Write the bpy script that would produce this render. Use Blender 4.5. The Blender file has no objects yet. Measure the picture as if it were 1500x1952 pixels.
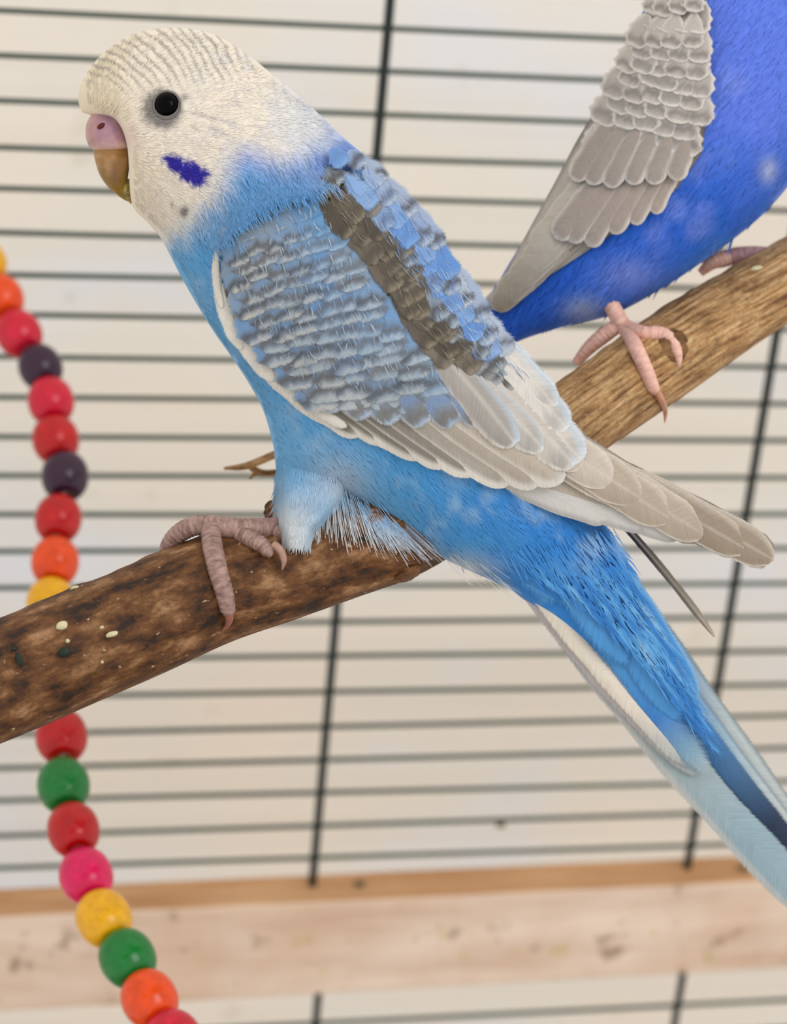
import bpy, math, random
import numpy as np
from mathutils import Matrix, Vector

# ------------------------------------------------------------------ camera
random.seed(7)
RNG = np.random.default_rng(11)
SC = bpy.context.scene
COL = SC.collection
FPX, PITCH, YAW, ROLL = 4326.5, 0.42257, 0.23671, 0.09732
CAM = np.array([0.0, 0.0, 1.5])
WALL_Y = 0.59536                       # plane of the cage wires
D1 = 0.40                              # distance of the near bird
D2 = 0.435                             # distance of the far bird


def _axes():
    cy, sy, cp, sp = math.cos(YAW), math.sin(YAW), math.cos(PITCH), math.sin(PITCH)
    fwd = np.array([sy * cp, cy * cp, -sp])
    right = np.array([cy, -sy, 0.0])
    up = np.cross(right, fwd)
    cr, sr = math.cos(ROLL), math.sin(ROLL)
    return cr * right + sr * up, -sr * right + cr * up, fwd


RT, UP, FW = _axes()
cam_d = bpy.data.cameras.new('camera')
cam = bpy.data.objects.new('camera', cam_d)
COL.objects.link(cam)
SC.camera = cam
cam.matrix_world = Matrix(((RT[0], UP[0], -FW[0], CAM[0]), (RT[1], UP[1], -FW[1], CAM[1]),
                           (RT[2], UP[2], -FW[2], CAM[2]), (0, 0, 0, 1)))
cam_d.sensor_fit = 'HORIZONTAL'
cam_d.sensor_width = 36.0
cam_d.lens = FPX / 1500 * 36.0
cam_d.clip_start = 0.01
cam_d.clip_end = 50
cam_d.dof.use_dof = True
cam_d.dof.focus_distance = 0.386
cam_d.dof.aperture_fstop = 27.0

# ------------------------------------------------------------------ light
world = bpy.data.worlds.new('world')
SC.world = world
world.use_nodes = True
bg = world.node_tree.nodes['Background']
bg.inputs[0].default_value = (1.0, 0.985, 0.96, 1)
bg.inputs[1].default_value = 0.98
la = bpy.data.lights.new('window_daylight', 'AREA')
la.shape = 'RECTANGLE'
la.size, la.size_y = 0.9, 1.1
la.energy = 12.0
la.color = (1.0, 0.985, 0.955)
lo = bpy.data.objects.new('window_daylight', la)
COL.objects.link(lo)
lo.location = (0.75, -0.75, 2.75)
lo.rotation_euler = (Vector((0.1, 0.36, 1.33)) - lo.location).to_track_quat('-Z', 'Y').to_euler()
SC.view_settings.view_transform = 'Standard'
SC.view_settings.look = 'None'
SC.view_settings.gamma = 1.0
SC.view_settings.use_curve_mapping = False
SC.view_settings.exposure = 0.0


# ------------------------------------------------------------------ helpers
def lin(*c):
    c = np.array(c, float) / 255.0
    return np.where(c <= 0.04045, c / 12.92, ((c + 0.055) / 1.055) ** 2.4)


def P(x, y, w=0.0, D=D1):
    """Point seen at photo position (x, y); w = how far in front of distance D, in pixels there."""
    x, y, w = np.broadcast_arrays(np.asarray(x, float), np.asarray(y, float), np.asarray(w, float))
    z = D - w * (D / FPX)
    a = ((x - 750) / FPX * z)[..., None]
    b = (-(y - 976) / FPX * z)[..., None]
    return CAM + a * RT + b * UP + z[..., None] * FW


WL = {}


def link(o, parent, loc):
    COL.objects.link(o)
    WL[o.name] = np.array(loc, float)
    if parent is not None:
        o.parent = parent
        o.location = WL[o.name] - WL[parent.name]
    else:
        o.location = loc


def empty(name, loc, label=None, cat=None, group=None):
    o = bpy.data.objects.new(name, None)
    o.empty_display_size = 0.01
    link(o, None, loc)
    tag(o, label, cat, group)
    return o


def tag(o, label=None, cat=None, group=None, kind=None):
    if label: o['label'] = label
    if cat: o['category'] = cat
    if group: o['group'] = group
    if kind: o['kind'] = kind
    return o


def mk(name, V, F, mat, parent=None, col=None, fuv=None, smooth=True, loc=None, soft=None, nrm=None):
    V = np.asarray(V, float).reshape(-1, 3)
    if loc is None:
        loc = WL[parent.name] if parent is not None else V.mean(0)
    me = bpy.data.meshes.new(name)
    F = F.tolist() if isinstance(F, np.ndarray) else F
    me.from_pydata((V - loc).tolist(), [], F)
    if col is not None:
        c = np.ones((len(V), 4)); c[:, :3] = np.asarray(col).reshape(-1, 3) if np.ndim(col) > 1 else col
        a = me.color_attributes.new('Col', 'FLOAT_COLOR', 'POINT')
        a.data.foreach_set('color', c.astype(np.float32).ravel())
    if fuv is not None:
        a = me.attributes.new('fuv', 'FLOAT_VECTOR', 'POINT')
        a.data.foreach_set('vector', np.asarray(fuv, np.float32).ravel())
    if soft is not None:
        a = me.attributes.new('soft', 'FLOAT', 'POINT')
        a.data.foreach_set('value', np.asarray(soft, np.float32).ravel())
    if smooth:
        me.polygons.foreach_set('use_smooth', [True] * len(me.polygons))
    me.materials.append(mat)
    me.update()
    if nrm is not None:
        me.normals_split_custom_set_from_vertices(np.asarray(nrm).tolist())
    o = bpy.data.objects.new(name, me)
    link(o, parent, loc)
    return o


def grid(n, m, wrap=False, off=0):
    i = np.arange(n - 1)[:, None]
    j = np.arange(m if wrap else m - 1)[None, :]
    j2 = (j + 1) % m
    f = np.stack([i * m + j, i * m + j2, (i + 1) * m + j2, (i + 1) * m + j], -1)
    return f.reshape(-1, 4) + off


def catmull(pts, n):
    p = np.asarray(pts, float)
    p = np.vstack([2 * p[0] - p[1], p, 2 * p[-1] - p[-2]])
    t = np.linspace(0, len(p) - 3 - 1e-9, n)
    k = t.astype(int)
    u = (t - k)[:, None]
    a, b, c, d = p[k], p[k + 1], p[k + 2], p[k + 3]
    return 0.5 * (2 * b + (c - a) * u + (2 * a - 5 * b + 4 * c - d) * u ** 2 + (3 * b - a - 3 * c + d) * u ** 3)


def along(poly, t):
    """Point at fraction t of a polyline's length."""
    p = np.asarray(poly, float)
    s = np.r_[0, np.cumsum(np.linalg.norm(np.diff(p, axis=0), axis=1))]
    s /= s[-1]
    return np.stack([np.interp(t, s, p[:, k]) for k in range(p.shape[1])], -1)


def smooth(a, b, x):
    t = np.clip((x - a) / (b - a), 0, 1)
    return t * t * (3 - 2 * t)


_tab = np.random.default_rng(5).random((256, 256))


def vnoise(x, y, s, seed=0):
    x = np.asarray(x, float) / s + seed * 17.3
    y = np.asarray(y, float) / s + seed * 9.1
    i, j = np.floor(x).astype(int), np.floor(y).astype(int)
    u, v = x - i, y - j
    u = u * u * (3 - 2 * u); v = v * v * (3 - 2 * v)
    g = lambda a, b: _tab[a % 256, b % 256]
    return (g(i, j) * (1 - u) + g(i + 1, j) * u) * (1 - v) + (g(i, j + 1) * (1 - u) + g(i + 1, j + 1) * u) * v


def fbm(x, y, s, seed=0):
    return (vnoise(x, y, s, seed) * 0.55 + vnoise(x, y, s / 2.1, seed + 3) * 0.3 + vnoise(x, y, s / 4.3, seed + 7) * 0.15)


def sdpoly(poly, x, y):
    """Signed distance to polygon, positive inside."""
    x = np.asarray(x, float); y = np.asarray(y, float)
    p = np.asarray(poly, float)
    d = np.full(x.shape, 1e9); ins = np.zeros(x.shape, bool)
    for a, b in zip(p, np.roll(p, -1, 0)):
        e = b - a
        t = np.clip(((x - a[0]) * e[0] + (y - a[1]) * e[1]) / (e @ e), 0, 1)
        d = np.minimum(d, np.hypot(x - a[0] - t * e[0], y - a[1] - t * e[1]))
        c = ((a[1] > y) != (b[1] > y)) & (x < (b[0] - a[0]) * (y - a[1]) / (b[1] - a[1] + 1e-12) + a[0])
        ins ^= c
    return np.where(ins, d, -d)


def mixc(a, b, t):
    t = np.asarray(t)[..., None]
    return a * (1 - t) + b * t


# ------------------------------------------------------------------ materials
def newmat(name, rough=0.6, color=(0.5, 0.5, 0.5), spec=0.5):
    m = bpy.data.materials.new(name)
    m.use_nodes = True
    b = m.node_tree.nodes['Principled BSDF']
    b.inputs['Roughness'].default_value = rough
    b.inputs['Base Color'].default_value = (*color, 1)
    b.inputs['Specular IOR Level'].default_value = spec
    return m, m.node_tree, b


def nd(nt, t, **kw):
    n = nt.nodes.new(t)
    for k, v in kw.items(): setattr(n, k, v)
    return n


def noise(nt, vec, scale, detail=4, rough=0.55):
    n = nd(nt, 'ShaderNodeTexNoise')
    n.inputs['Scale'].default_value = scale
    n.inputs['Detail'].default_value = detail
    n.inputs['Roughness'].default_value = rough
    if vec is not None: nt.links.new(vec, n.inputs['Vector'])
    return n


def ramp(nt, fac, stops):
    r = nd(nt, 'ShaderNodeValToRGB')
    e = r.color_ramp.elements
    while len(e) < len(stops): e.new(0.5)
    for k, (p, c) in enumerate(stops):
        e[k].position = p
        e[k].color = (*c, 1) if len(c) == 3 else c
    nt.links.new(fac, r.inputs[0])
    return r


def mul(nt, a, b, fac=1.0, mode='MULTIPLY'):
    n = nd(nt, 'ShaderNodeMix', data_type='RGBA', blend_type=mode)
    if isinstance(fac, float): n.inputs[0].default_value = fac
    else: nt.links.new(fac, n.inputs[0])
    for s, v in ((6, a), (7, b)):
        if hasattr(v, 'links'): nt.links.new(v, n.inputs[s])
        else: n.inputs[s].default_value = (*v, 1)
    return n.outputs[2]


def bump(nt, b, h, strength, dist):
    n = nd(nt, 'ShaderNodeBump')
    n.inputs['Strength'].default_value = strength
    n.inputs['Distance'].default_value = dist
    nt.links.new(h, n.inputs['Height'])
    nt.links.new(n.outputs[0], b.inputs['Normal'])


def scalevec(nt, vec, s):
    n = nd(nt, 'ShaderNodeVectorMath', operation='MULTIPLY')
    nt.links.new(vec, n.inputs[0])
    n.inputs[1].default_value = s
    return n.outputs[0]


def attr(nt, name):
    return nd(nt, 'ShaderNodeAttribute', attribute_name=name)


def mat_feather(soft):
    m, nt, b = newmat('feather_vane', 0.62, spec=0.35)
    c = attr(nt, 'Col'); f = attr(nt, 'fuv')
    n = noise(nt, scalevec(nt, f.outputs['Vector'], (0.35, 0.03, 1)), 1.0, 3)
    r = ramp(nt, n.outputs[0], [(0.3, (0.83, 0.83, 0.83)), (0.7, (1.0, 1.0, 1.0))])
    nt.links.new(mul(nt, c.outputs['Color'], r.outputs[0]), b.inputs['Base Color'])
    b.inputs['Sheen Weight'].default_value = 0.08
    bump(nt, b, n.outputs[0], 0.3, 0.0001)
    if soft:
        sa = attr(nt, 'soft')
        k = nd(nt, 'ShaderNodeMath', operation='MULTIPLY_ADD')      # frayed barbs along the vane's edge
        nt.links.new(n.outputs[0], k.inputs[0]); k.inputs[1].default_value = 1.6; k.inputs[2].default_value = -0.9
        k2 = nd(nt, 'ShaderNodeMath', operation='ADD', use_clamp=True)
        nt.links.new(k.outputs[0], k2.inputs[0]); nt.links.new(sa.outputs['Fac'], k2.inputs[1])
        nt.links.new(k2.outputs[0], b.inputs['Alpha'])
    return m


def mat_plumage(rough=0.75):
    m, nt, b = newmat('soft_plumage', rough, spec=0.2)
    c = attr(nt, 'Col')
    nt.links.new(c.outputs['Color'], b.inputs['Base Color'])
    b.inputs['Sheen Weight'].default_value = 0.1
    return m


def mat_skin(name, base, dark, rough=0.5):
    m, nt, b = newmat(name, rough, spec=0.4)
    f = attr(nt, 'fuv')
    n = noise(nt, scalevec(nt, f.outputs['Vector'], (0.16, 0.05, 1)), 1.0, 3)
    g = nd(nt, 'ShaderNodeTexCoord')
    n2 = noise(nt, g.outputs['Object'], 900, 3)
    mixn = nd(nt, 'ShaderNodeMath', operation='ADD')
    nt.links.new(n.outputs[0], mixn.inputs[0]); nt.links.new(n2.outputs[0], mixn.inputs[1])
    r = ramp(nt, n.outputs[0], [(0.3, dark), (0.62, base)])
    nt.links.new(r.outputs[0], b.inputs['Base Color'])
    bump(nt, b, mixn.outputs[0], 0.6, 0.00025)
    b.inputs['Subsurface Weight'].default_value = 0.12
    b.inputs['Subsurface Radius'].default_value = (0.002, 0.001, 0.0007)
    b.inputs['Subsurface Scale'].default_value = 1.0
    return m


M_FEATHER = mat_feather(False)
M_SOFT = mat_feather(True)
M_PLUME = mat_plumage()
M_FOOT1 = mat_skin('grey_pink_scaly_skin', lin(170, 138, 128), lin(118, 91, 85))
M_FOOT2 = mat_skin('pink_scaly_skin', lin(234, 190, 174), lin(212, 156, 140))
M_EYE = newmat('black_eye', 0.03, lin(2, 2, 3), 0.06)[0]


def mat_horn(name, stops):
    m, nt, b = newmat(name, 0.32, spec=0.5)
    c = attr(nt, 'Col')
    g = nd(nt, 'ShaderNodeTexCoord')
    n = noise(nt, g.outputs['Object'], 350, 4)
    r = ramp(nt, n.outputs[0], [(0.3, (0.7, 0.7, 0.68)), (0.65, (1, 1, 1))])
    nt.links.new(mul(nt, c.outputs['Color'], r.outputs[0]), b.inputs['Base Color'])
    b.inputs['Subsurface Weight'].default_value = 0.1
    b.inputs['Subsurface Radius'].default_value = (0.002, 0.0012, 0.0008)
    b.inputs['Subsurface Scale'].default_value = 1.0
    bump(nt, b, n.outputs[0], 0.15, 0.0002)
    return m


M_HORN = mat_horn('horn', None)


def mat_bark():
    m, nt, b = newmat('bark', 0.62, spec=0.35)
    f = attr(nt, 'fuv'); c = attr(nt, 'Col')
    grain = noise(nt, scalevec(nt, f.outputs['Vector'], (0.010, 0.115, 1)), 1.0, 5, 0.6)
    blot = noise(nt, scalevec(nt, f.outputs['Vector'], (0.014, 0.026, 1)), 1.0, 6, 0.6)
    fine = noise(nt, scalevec(nt, f.outputs['Vector'], (0.085, 0.11, 1)), 1.0, 4, 0.65)
    sep = nd(nt, 'ShaderNodeSeparateColor'); nt.links.new(c.outputs['Color'], sep.inputs[0])
    dark = ramp(nt, blot.outputs[0], [(0.36, lin(40, 22, 9)), (0.46, lin(86, 50, 20)), (0.55, lin(110, 71, 36)), (0.68, lin(158, 118, 82))])
    pale = ramp(nt, grain.outputs[0], [(0.30, lin(84, 54, 26)), (0.44, lin(158, 116, 70)), (0.58, lin(194, 156, 108)), (0.75, lin(226, 198, 152))])
    blotl = ramp(nt, blot.outputs[0], [(0.30, (0.35, 0.30, 0.25)), (0.52, (1, 1, 1))])
    pale2 = mul(nt, pale.outputs[0], blotl.outputs[0], 0.8)
    bc = mul(nt, dark.outputs[0], pale2, sep.outputs[0], 'MIX')
    fr = ramp(nt, fine.outputs[0], [(0.33, (0.45, 0.42, 0.40)), (0.5, (1, 1, 1)), (0.68, (1.35, 1.3, 1.22))])
    bc = mul(nt, bc, fr.outputs[0], 0.55)
    # pale scuffs
    sc = noise(nt, scalevec(nt, f.outputs['Vector'], (0.05, 0.065, 1)), 1.0, 3, 0.5)
    sm = ramp(nt, sc.outputs[0], [(0.68, (0, 0, 0)), (0.75, (1, 1, 1))])
    bc = mul(nt, bc, lin(196, 172, 140), sm.outputs[0], 'MIX')
    nt.links.new(bc, b.inputs['Base Color'])
    ad = nd(nt, 'ShaderNodeMath', operation='ADD')
    nt.links.new(grain.outputs[0], ad.inputs[0]); nt.links.new(fine.outputs[0], ad.inputs[1])
    bump(nt, b, ad.outputs[0], 0.7, 0.0006)
    return m


def mat_wood(name, stops, spots=True):
    m, nt, b = newmat(name, 0.6, spec=0.3)
    g = nd(nt, 'ShaderNodeTexCoord')
    n = noise(nt, scalevec(nt, g.outputs['Object'], (14, 90, 110)), 1.0, 5, 0.6)
    r = ramp(nt, n.outputs[0], stops)
    out = r.outputs[0]
    if spots:
        s = noise(nt, g.outputs['Object'], 130, 3, 0.5)
        k = ramp(nt, s.outputs[0], [(0.62, (0, 0, 0)), (0.72, (0.65, 0.65, 0.65))])
        out = mul(nt, out, lin(196, 178, 112), k.outputs[0], 'MIX')
        s2 = noise(nt, g.outputs['Object'], 95, 3, 0.55)
        k2 = ramp(nt, s2.outputs[0], [(0.62, (0, 0, 0)), (0.70, (0.7, 0.7, 0.7))])
        out = mul(nt, out, lin(142, 116, 90), k2.outputs[0], 'MIX')
        s3 = noise(nt, g.outputs['Object'], 22, 3, 0.55)
        k3 = ramp(nt, s3.outputs[0], [(0.42, (0.88, 0.80, 0.72)), (0.62, (1, 1, 1))])
        out = mul(nt, out, k3.outputs[0], 0.8)
    nt.links.new(out, b.inputs['Base Color'])
    bump(nt, b, n.outputs[0], 0.3, 0.0004)
    return m


def mat_wall():
    m, nt, b = newmat('painted_white_wall', 0.75, spec=0.2)
    g = nd(nt, 'ShaderNodeTexCoord')
    n = noise(nt, scalevec(nt, g.outputs['Object'], (9, 1, 16)), 1.0, 3, 0.5)
    r = ramp(nt, n.outputs[0], [(0.30, lin(236, 238, 244)), (0.50, lin(242, 236, 226)), (0.72, lin(248, 236, 222))])  # warm to bluish tints: uneven light on the wall mixed into its colour
    n2 = noise(nt, scalevec(nt, g.outputs['Object'], (3, 1, 140)), 1.0, 3, 0.5)
    r2 = ramp(nt, n2.outputs[0], [(0.35, (0.95, 0.95, 0.95)), (0.65, (1, 1, 1))])
    n3 = noise(nt, g.outputs['Object'], 48, 2, 0.4)
    r3 = ramp(nt, n3.outputs[0], [(0.70, (1, 1, 1)), (0.78, (0.90, 0.87, 0.82))])
    out = mul(nt, mul(nt, r.outputs[0], r2.outputs[0]), r3.outputs[0])
    nt.links.new(out, b.inputs['Base Color'])
    return m


M_BARK = mat_bark()
M_WIRE = newmat('dark_green_coated_wire', 0.42, lin(30, 56, 44), 0.35)[0]
M_WIRE2 = newmat('black_green_coated_bar', 0.42, lin(28, 38, 36), 0.4)[0]
M_WALL = mat_wall()
M_RAIL = mat_wood('pale_batten_wood', [(0.3, lin(210, 182, 162)), (0.5, lin(224, 202, 184)), (0.7, lin(234, 214, 198))])
M_RAILTOP = mat_wood('brown_batten_top', [(0.3, lin(168, 118, 76)), (0.5, lin(196, 148, 104)), (0.7, lin(214, 172, 130))], False)


def tube(pts, n=None, seg=14, D=D1, bumps=0.0, per=0.5, close=True, seed=0.0):
    """Round tube along (x, y, w, r) stations (r as seen at that depth). Returns V, F, fuv."""
    p = np.asarray(pts, float)
    n = n or len(p) * 8
    q = catmull(p, n)
    c = P(q[:, 0], q[:, 1], q[:, 2], D)
    z = (c - CAM) @ FW
    r = np.maximum(q[:, 3], 0.2) * z / FPX
    s = np.r_[0, np.cumsum(np.linalg.norm(np.diff(c, axis=0), axis=1))] / (D / FPX)
    if bumps: r = r * (1 + bumps * np.abs(np.sin(s * per)) - bumps * 0.5)
    t = np.gradient(c, axis=0); t /= np.linalg.norm(t, axis=1)[:, None]
    a = np.cross(t, -FW); a /= np.linalg.norm(a, axis=1)[:, None]
    b = np.cross(t, a)
    th = np.linspace(0, 2 * math.pi, seg, endpoint=False)
    V = c[:, None] + r[:, None, None] * (a[:, None] * np.cos(th)[None, :, None] + b[:, None] * np.sin(th)[None, :, None])
    F = grid(n, seg, True).tolist()
    fu = np.zeros((n, seg, 3))
    fu[..., 0] = s[:, None]; fu[..., 1] = np.abs(th - math.pi)[None] * (q[:, 3:4]); fu[..., 2] = seed
    if close:
        F.append(list(range(seg))[::-1]); F.append([(n - 1) * seg + k for k in range(seg)])
    return V.reshape(-1, 3), F, fu.reshape(-1, 3)


def box(name, lo_, hi_, mat, parent=None, bev=0.0):
    lo_, hi_ = np.array(lo_, float), np.array(hi_, float)
    V = np.array([[(lo_, hi_)[i][0], (lo_, hi_)[j][1], (lo_, hi_)[k][2]] for i in (0, 1) for j in (0, 1) for k in (0, 1)])
    F = [[0, 1, 3, 2], [4, 6, 7, 5], [0, 4, 5, 1], [2, 3, 7, 6], [0, 2, 6, 4], [1, 5, 7, 3]]
    o = mk(name, V, F, mat, parent, smooth=False)
    if bev:
        md = o.modifiers.new('bevel', 'BEVEL'); md.width = bev; md.segments = 2
    return o


# ------------------------------------------------------------------ setting: wall, cage panel, rail
wall = box('wall_back', (-1.2, WALL_Y + 0.11, 0.0), (1.8, WALL_Y + 0.13, 2.6), M_WALL)
tag(wall, kind='structure')
floor = box('floor', (-1.2, -2.2, -0.02), (1.8, WALL_Y + 0.11, 0.0), newmat('floor_boards', 0.6, lin(170, 150, 128), 0.3)[0])
tag(floor, kind='structure')


def hit(px, py, y=WALL_Y):
    v = RT * (px - 750) / FPX - UP * (py - 976) / FPX + FW
    return CAM + v * (y - CAM[1]) / v[1]


def rod(name, a, b, r, mat, parent, seg=10, wob=0.0, seed=0):
    n = 24
    c = np.linspace(a, b, n)
    rg = np.random.default_rng(seed)
    if wob:
        k = rg.normal(size=2); t = np.linspace(0, 1, n)
        c[:, 2] += wob * (k[0] * np.sin(t * 5 + k[1]))
    t = np.array(b, float) - a; t /= np.linalg.norm(t)
    u = np.cross(t, [0.3, 0.9, 0.1]); u /= np.linalg.norm(u); v = np.cross(t, u)
    th = np.linspace(0, 2 * math.pi, seg, endpoint=False)
    V = c[:, None] + r * (u * np.cos(th)[:, None] + v * np.sin(th)[:, None])[None]
    F = grid(n, seg, True).tolist() + [list(range(seg))[::-1], [(n - 1) * seg + k for k in range(seg)]]
    return mk(name, V.reshape(-1, 3), F, mat, parent)


Z0 = CAM[2] - 0.131887
RAIL_TOP = hit(500, 1682)[2]
panel = empty('cage_panel', (0.15, WALL_Y, RAIL_TOP), 'dark green wire cage panel standing on the pale wooden rail', 'cage panel')
for i in range(-3, 23):
    z = Z0 - i * 0.012
    if z < RAIL_TOP + 0.002: continue
    rod('horizontal_wire', (-0.14, WALL_Y, z), (0.46, WALL_Y, z), 0.00078, M_WIRE, panel, wob=0.00035, seed=i + 10)
for xx in (0.128675, 0.253624, 0.003726, 0.378573):
    rod('vertical_bar', (xx, WALL_Y - 0.0018, RAIL_TOP - 0.004), (xx, WALL_Y - 0.0018, Z0 + 0.045), 0.00135, M_WIRE2, panel)

# rail: 15 mm deep batten in front of the wires
RY = WALL_Y - 0.011
zt = RAIL_TOP
zb = 0.5 * (hit(500, 1899, RY)[2] + hit(1200, 1863, RY)[2])
rail = box('wooden_rail', (-0.16, RY, zb), (0.48, WALL_Y + 0.004, zt), M_RAIL, bev=0.0008)
rail.rotation_euler = (0, -0.010, 0)
rail.location.z -= 0.0004
tag(rail, 'pale wooden batten rail with brown top edge below the upper wires', 'rail')
box('top_face', (-0.16, RY + 0.0004, zt - 0.0004), (0.48, WALL_Y + 0.0036, zt + 0.0003), M_RAILTOP, rail)

low = empty('cage_panel', (0.15, WALL_Y, zb), 'dark green wire cage panel hanging below the pale wooden rail', 'cage panel')
zl = hit(1000, 1931, WALL_Y - 0.004)[2]
for i in range(0, 4):
    rod('horizontal_wire', (-0.14, WALL_Y - 0.004, zl - i * 0.012), (0.46, WALL_Y - 0.004, zl - i * 0.012), 0.00078, M_WIRE, low, wob=0.0002, seed=70 + i)
for px in (604, 1290):
    h = hit(px, 1925, WALL_Y - 0.006)
    rod('vertical_bar', (h[0], WALL_Y - 0.006, zb - 0.06), (h[0], WALL_Y - 0.006, zb + 0.004), 0.0013, M_WIRE2, low)

# ------------------------------------------------------------------ perch branch
_e = hit(2060, 190, WALL_Y - 0.0075)
_we = (D1 - float((_e - CAM) @ FW)) * FPX / D1
BR = np.array([(-520, 1500, 520, 116), (-340, 1435, 420, 114), (-160, 1362, 330, 112), (0, 1297, 260, 112), (147, 1235, 215, 110), (267, 1185, 175, 108), (400, 1128, 130, 104),
               (520, 1091, 90, 99), (643, 1050, 40, 96), (760, 1012, 0, 92), (840, 975, -45, 82), (920, 925, -100, 79), (1000, 870, -160, 79),
               (1097, 800, -220, 79.5), (1180, 742, -270, 81), (1271, 679, -330, 81), (1390, 600, -410, 76), (1508, 526, -490, 71),
               (1700, 400, -900, 60), (1880, 292, -1500, 50), (2060, 190, _we, 42)], float)
BRD = catmull(BR, 700)
BRS = np.abs(np.gradient(BRD[:, 2]) / (np.hypot(np.gradient(BRD[:, 0]), np.gradient(BRD[:, 1])) + 1e-6))


def branch_w(x, y):
    """Front surface of the branch at (x, y)."""
    x = np.atleast_1d(np.asarray(x, float)); y = np.atleast_1d(np.asarray(y, float))
    d2 = (x[:, None] - BRD[None, :, 0]) ** 2 + (y[:, None] - BRD[None, :, 1]) ** 2
    k = d2.argmin(1)
    r = BRD[k, 3]
    return BRD[k, 2] + np.sqrt(np.maximum(r * r - d2[np.arange(len(x)), k], 0)) * np.sqrt(1 + BRS[k] ** 2)


V, F, FU = tube(BR, 400, 72, close=True)
n, sg = 400, 72
q = catmull(BR, n)
Vr = V.reshape(n, sg, 3)
ctr = Vr.mean(1, keepdims=True)
th = np.linspace(0, 2 * math.pi, sg, endpoint=False)
bx = FU.reshape(n, sg, 3)[..., 0]
nz = fbm(bx, th[None] * 80, 130, 2) - 0.5 + 0.35 * (vnoise(bx, th[None] * 90, 28, 9) - 0.5)
# soft seam at theta wrap
wgt = np.minimum(th, 2 * math.pi - th) / 0.6
nz *= np.clip(wgt, 0, 1)[None]
Vr = ctr + (Vr - ctr) * (1 + 0.10 * nz[..., None])
bump_at = lambda x0, y0, r: np.exp(-((q[:, 0] - x0) ** 2 + (q[:, 1] - y0) ** 2) / r ** 2)
pale = smooth(700, 1180, q[:, 0])
barkc = np.repeat(pale[:, None, None], sg, 1).repeat(3, 2)
branch = mk('perch_branch', Vr.reshape(-1, 3), F, M_BARK, None, barkc.reshape(-1, 3), FU,
            loc=P(*BR[8, :3]))
tag(branch, 'thick brown natural wood branch that both blue budgies perch on', 'branch')


def lump(name, x, y, w, rx, ry, rw, mat, parent, ang=0.0, D=D1, rough=0.0, col=None, n=22, m=28, seed=0, fuv=False):
    """A blobby ellipsoid at (x, y, w), radii in pixels."""
    a = np.linspace(0, math.pi, n)[:, None]; t = np.linspace(0, 2 * math.pi, m, endpoint=False)[None]
    X = np.sin(a) * np.cos(t); Y = np.sin(a) * np.sin(t); Z = np.cos(a) * np.ones_like(t)
    if rough:
        f = 1 + rough * (fbm(X * 60 + Z * 40, Y * 60 + Z * 31, 30, seed) - 0.5) * 2
        X, Y, Z = X * f, Y * f, Z * f
    X, Y, Z = X * rx, Y * ry, Z * rw
    c, s = math.cos(ang), math.sin(ang)
    xx, yy = x + c * X - s * Y, y + s * X + c * Y
    V = P(xx, yy, w + Z, D)
    fu = np.stack([xx, yy, np.full_like(xx, seed)], -1) if (fuv or col is None) else None
    cc = None if col is None else np.broadcast_to(np.asarray(col, float), (n * m, 3))
    return mk(name, V.reshape(-1, 3), grid(n, m, True), mat, parent, cc, None if fu is None else fu.reshape(-1, 3))


dk = np.zeros((1, 3))
V, F, FU = tube([(560, 1010, 40, 34), (530, 985, 30, 26), (520, 965, 26, 17), (517, 955, 24, 8)], 30, 20, seed=3.1, bumps=0.15, per=0.3)
mk('knot', V, F, M_BARK, branch, dk.repeat(len(V), 0), FU)
lump('knot', 1277, 668, -250, 34, 42, 22, M_BARK, branch, 0.5, rough=0.25, col=(0.25, 0.25, 0.25), seed=4, fuv=True)
lump('knot', 770, 1092, 30, 34, 18, 46, M_BARK, branch, -0.4, rough=0.2, col=(0.1, 0.1, 0.1), seed=6, fuv=True)
# forked twig that grows out behind the bird
V, F, FU = tube([(900, 915, -120, 14), (760, 850, -260, 11), (620, 838, -380, 9), (560, 852, -430, 8), (520, 868, -470, 7.5), (470, 888, -510, 7), (428, 893, -540, 3)], 60, 12, seed=5.2)
mk('twig', V, F, M_BARK, branch, np.full((len(V), 3), 1.0), FU)
V, F, FU = tube([(472, 887, -510, 6), (500, 901, -513, 6.5), (540, 899, -515, 6), (600, 890, -520, 5)], 30, 12, seed=6.2)
mk('twig', V, F, M_BARK, branch, np.full((len(V), 3), 1.0), FU)
V, F, FU = tube([(490, 898, -511, 5), (482, 906, -509, 4), (476, 914, -507, 2)], 16, 10, seed=7.2)
mk('twig', V, F, M_BARK, branch, np.full((len(V), 3), 1.0), FU)

# stuck droppings and flakes on the bark
M_FLAKE = newmat('dried_dropping', 0.7, lin(206, 196, 160), 0.2)[0]
M_FLAKE2 = newmat('dark_green_stain', 0.6, lin(30, 42, 34), 0.3)[0]
for (x, y, rx, ry, m_) in [(118, 1193, 11, 8, M_FLAKE), (213, 1209, 12, 5, M_FLAKE), (129, 1222, 4, 4, M_FLAKE), (194, 1196, 4, 3, M_FLAKE),
                           (142, 1121, 9, 4, M_FLAKE), (36, 1256, 7, 14, M_FLAKE2), (122, 1243, 12, 9, M_FLAKE2), (27, 1238, 6, 4, M_FLAKE2),
                           (195, 1262, 3, 3, M_FLAKE), (1325, 579, 15, 5, M_FLAKE), (1442, 516, 14, 9, M_FLAKE)]:
    w = float(branch_w(x, y)[0])
    lump('flake', x, y, w + 1, rx, ry, 4, m_, branch, -0.3, rough=0.35, n=10, m=14, seed=x % 13)


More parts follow.
